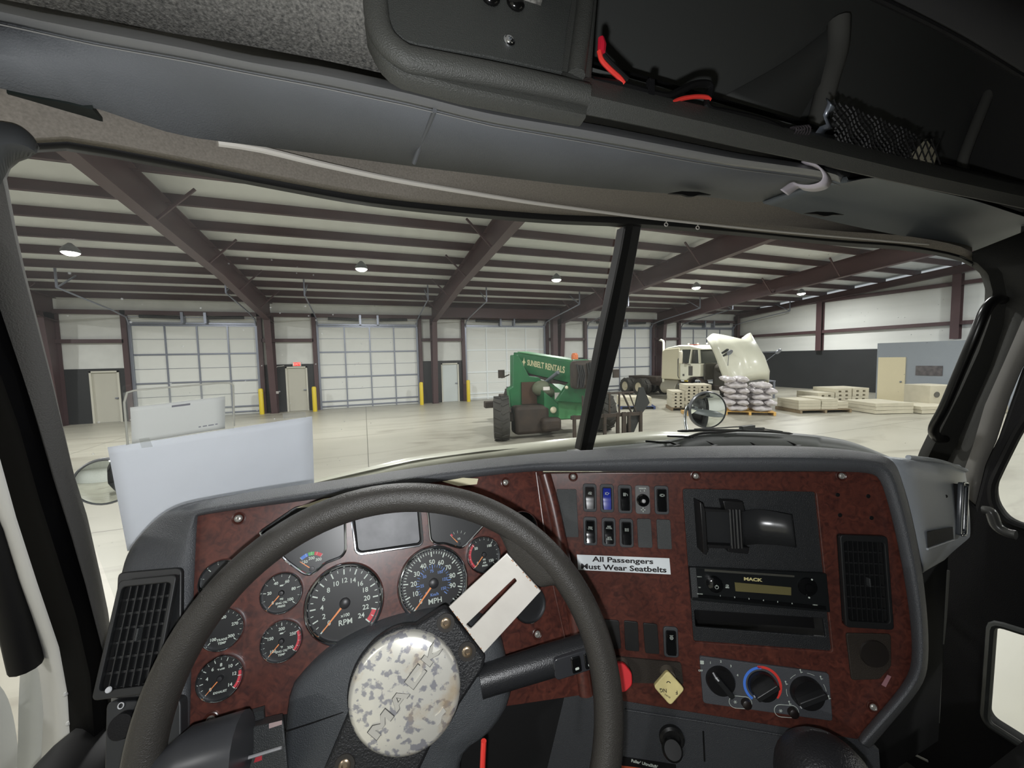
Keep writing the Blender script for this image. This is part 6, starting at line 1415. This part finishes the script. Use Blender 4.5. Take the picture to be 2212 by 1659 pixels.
# rust freckles along the plate's ends
mb = MB(); random.seed(3)
for k in range(26):
    i = random.choice((0, 2)); t = random.random(); p = V(pq[i]).lerp(V(pq[(i+1) % 4]), t)*.985
    mb.lathe([(0, .00022), (.0007*random.uniform(.4, 1.2), .00022), (.0007, .0)], 8, T(p.x, p.y), False)
obj('rust_freckles', mb, mat('rust', (150, 100, 60), .8), sw, F)
# rim pad that joins the plate to the rim
aw = [math.atan2(*reversed(loc(FW, x, y))) for x, y in ((1062, 1102), (1238, 1262))]
pad = []
for i in range(17):
    t = i/16; a = aw[0]+(aw[1]-aw[0])*t; k = math.sin(math.pi*t)
    inner = pa[0].lerp(pa[1], min(max((t-.18)/.64, 0), 1))
    rimc = rimp(a, WR)
    kk = min(1, max(0, (1-abs(t-.5)*2)*2.2)); kk = kk*kk*(3-2*kk)
    inn_ = rimp(a, WR-.008).lerp(inner+V((0, 0, -.002)), kk)
    pad.append([rimp(a, WR+.0145, 0), rimp(a, WR+.008, .0125), rimp(a, WR, .0155).lerp(inn_, .05), rimp(a, WR, .012).lerp(inn_+V((0, 0, .006)), .55), inn_+V((0, 0, .004)), inn_-V((0, 0, .008)), rimp(a, WR, -.012).lerp(inn_-V((0, 0, .008)), .4), rimp(a, WR, -.0152)])
obj('spoke_pad', MB().grid(pad, True, True), mwheel, sw, FW, subs=1, ang=80)
# black cast arms under the plate, both sides of the hub
dr = (pa[0]+pa[1])/2-(pa[2]+pa[3])/2; dr = V((dr.x, dr.y, 0)).normalized(); pe = V((-dr.y, dr.x, 0))
armp = [wl(895, 1350, -.05), wl(962, 1307, -.05), wl(1048, 1412, -.05), wl(1042, 1440, -.05), wl(992, 1510, -.055), wl(930, 1600, -.055), wl(906, 1650, -.055), wl(880, 1760, -.05), wl(640, 1780, -.05), wl(700, 1660, -.055), wl(755, 1530, -.055), wl(800, 1400, -.055)]
marm = mat('arm black', (30, 31, 33), .5, bump=.6, bsc=500)
obj('spoke_arm', MB().prism([(p.x, p.y) for p in armp], -.060, -.041), marm, sw, FW, bev=.004)
for px, py in ((963, 1345), (1009, 1407), (745, 1652)):
    p = wl(px, py, -.041)
    b_ = obj('spoke_bolt', MB().lathe([(.0062, 0), (.006, .002), (.0045, .0032), (.003, .0032), (.0026, .0012), (0, .0012)], 20), mat('bolt bronze', (150, 135, 115), .3, .8), sw, FW @ M.Translation(p))
    obj('bolt_washer', MB().lathe([(.0105, 0), (.0102, .0012), (.006, .0012)], 24, None, False), mat('washer dark', (46, 44, 42), .4), b_, FW @ M.Translation(p))
# hub cap
mcap = mat('corroded hub metal', (226, 224, 214), .3, .5, c2=(162, 162, 168), sc1=110, fac=.5, det=7, thr=(.53, .59))
nt = mcap.node_tree; bs = nt.nodes['Principled BSDF']; tc = [n_ for n_ in nt.nodes if n_.type == 'TEX_COORD'][0]
n3 = nt.nodes.new('ShaderNodeTexNoise'); n3.inputs['Scale'].default_value = 30; n3.inputs['Detail'].default_value = 5; nt.links.new(tc.outputs['Object'], n3.inputs[0])
r3 = nt.nodes.new('ShaderNodeMapRange'); r3.inputs[1].default_value = .58; r3.inputs[2].default_value = .74; r3.inputs[4].default_value = .6; nt.links.new(n3.outputs[0], r3.inputs[0])
m4 = nt.nodes.new('ShaderNodeMix'); m4.data_type = 'RGBA'; m4.inputs['B'].default_value = (*lin((200, 172, 128)), 1); nt.links.new(r3.outputs[0], m4.inputs['Factor'])
src = bs.inputs['Base Color'].links[0].from_socket; nt.links.new(src, m4.inputs['A']); nt.links.new(m4.outputs['Result'], bs.inputs['Base Color'])
HC = -.036; hc = wl(875, 1500, HC+.006)
rr = abs(wl(993, 1500, HC).x-wl(757, 1500, HC).x)/2*1.03
CF = FW @ M.Translation((hc.x, hc.y, HC))
cap = obj('hub_cap', MB().lathe([(rr, -.014), (rr, 0), (rr*.985, .0035), (rr*.93, .006), (rr*.9, .0068), (rr*.5, .0085), (0, .009)], 96), mcap, sw, CF, ang=50)
obj('hub_ring', MB().lathe([(rr*1.03, -.02), (rr*1.05, -.008), (rr*1.02, -.006), (rr, -.006)], 64, None, False), marm, sw, CF)
# lettering runs from lower left to upper right
l0, l1 = V(loc(CF, 823, 1564, .009)), V(loc(CF, 933, 1413, .009))
mid_ = (l0+l1)/2; an = math.atan2((l1-l0).y, (l1-l0).x)
mlet = mat('hub lettering', (190, 188, 180), .35, .3)
GL = {'M': ([(0, 0), (0, 1), (.28, 1), (.5, .55), (.72, 1), (1, 1), (1, 0), (.78, 0), (.78, .6), (.58, .2), (.42, .2), (.22, .6), (.22, 0)], []),
      'A': ([(0, 0), (.34, 1), (.66, 1), (1, 0), (.76, 0), (.68, .22), (.32, .22), (.24, 0)], [[(.4, .42), (.6, .42), (.5, .75)]]),
      'C': ([(0, 0), (0, 1), (1, 1), (1, .74), (.26, .74), (.26, .26), (1, .26), (1, 0)], []),
      'K': ([(0, 0), (0, 1), (.26, 1), (.26, .64), (.68, 1), (1, 1), (.52, .5), (1, 0), (.68, 0), (.26, .38), (.26, 0)], [])}
for i, ch in enumerate('MACK'):
    p = l0.lerp(l1, [0, .34, .67, 1.0][i]); h_ = .0096
    lw, lh = (.027, .0135) if ch == 'M' else (.022, .0135)
    out_, hol = GL[ch]
    f_ = lambda P, k: [((x-.5)*lw*k, (y-.5)*lh*k) for x, y in P]
    o = plate('hub_letter', f_(out_, 1.0), [f_(h, .8) for h in hol], .0012, mat('letter outline', (70, 70, 68), .5, .2), cap, CF @ T(p.x, p.y, h_, an))
    plate('letter_fill', [(x*.955, y*.9) for x, y in f_(out_, 1.)], [f_(h, 1.15) for h in hol], .0010, mlet, o, CF @ T(p.x, p.y, h_+.0003, an))
p = V(loc(CF, 950, 1550, .009)); obj('hub_emblem', MB().prism([(-.008, -.003), (-.003, -.004), (.002, -.001), (.008, -.002), (.009, .003), (.003, .003), (-.002, .005), (-.005, .002)], .0075, .0088), mlet, cap, CF @ T(p.x, p.y, 0, an))
# column shroud
cs_ = thing('steering_column', 'dark grey plastic steering column shroud behind the wheel hub', 'steering column', FW @ V((hub.x, hub.y, -.12)))
shp = [(590, 1800), (605, 1659), (611, 1570), (620, 1505), (640, 1470), (700, 1415), (780, 1375), (860, 1352), (960, 1340), (1040, 1360), (1078, 1385), (1092, 1420), (1103, 1480), (1101, 1525), (1062, 1585), (1000, 1640), (950, 1800)]
zS = -.075
rows = []
ctr = wl(850, 1590, zS)
for s_, dz in ((1.0, -.14), (1.02, -.05), (1.0, -.01), (.97, -.002), (.9, .004), (.6, .008), (.2, .010)):
    P = [wl(x, y, zS) for x, y in shp]; rows.append([V((ctr.x+(p.x-ctr.x)*s_, ctr.y+(p.y-ctr.y)*s_, zS+dz)) for p in P])
for r in rows: r.append(r[0])
mb = MB().grid([cat_(r, 60) for r in rows]); obj('column_shroud', mb, mat('shroud grey', (66, 69, 72), .5, bump=.5, bsc=900), cs_, FW, ang=60)
obj('shroud_seam', MB().tube([wl(a, b, zS+.008) for a, b in [(612, 1582), (680, 1560), (742, 1538)]], .0008, 6).tube([wl(a, b, zS+.006) for a, b in [(1030, 1462), (1060, 1448), (1088, 1440)]], .0008, 6), mrubber, cs_, FW)
# stalk on the right with its buttons
s0_, s1_ = D(1072, 1462, .475), D(1300, 1392, .505)
SF = frame(s0_, s1_-s0_, up); Ls = (s1_-s0_).length
stk = obj('column_stalk', MB().tube([V((-.02, 0, 0)), V((0, 0, 0)), V((Ls*.5, 0, 0)), V((Ls*1.05, 0, 0))], [.0175, .0175, .0185, .0185], 20), mat('stalk black', (34, 35, 37), .35, bump=.2, bsc=800), cs_, SF)
bF = SF @ M.Translation((Ls*.72, 0, .0165))
obj('stalk_button_plate', MB().rbox(Ls*.46, .026, .006, -.004, .002), mat('button plate', (50, 51, 54), .2), stk, bF, bev=.001)
for i in (0, 1):
    obj('stalk_button', MB().rbox(.012, .019, .002, .001, .0042), mrock, stk, bF @ M.Translation((-.004+.017*i, 0, 0)), bev=.0008)
    obj('button_symbol', MB().rbox(.005, .003, .001, .0043, .0045), mtick, stk, bF @ M.Translation((-.004+.017*i, -.004, 0)))
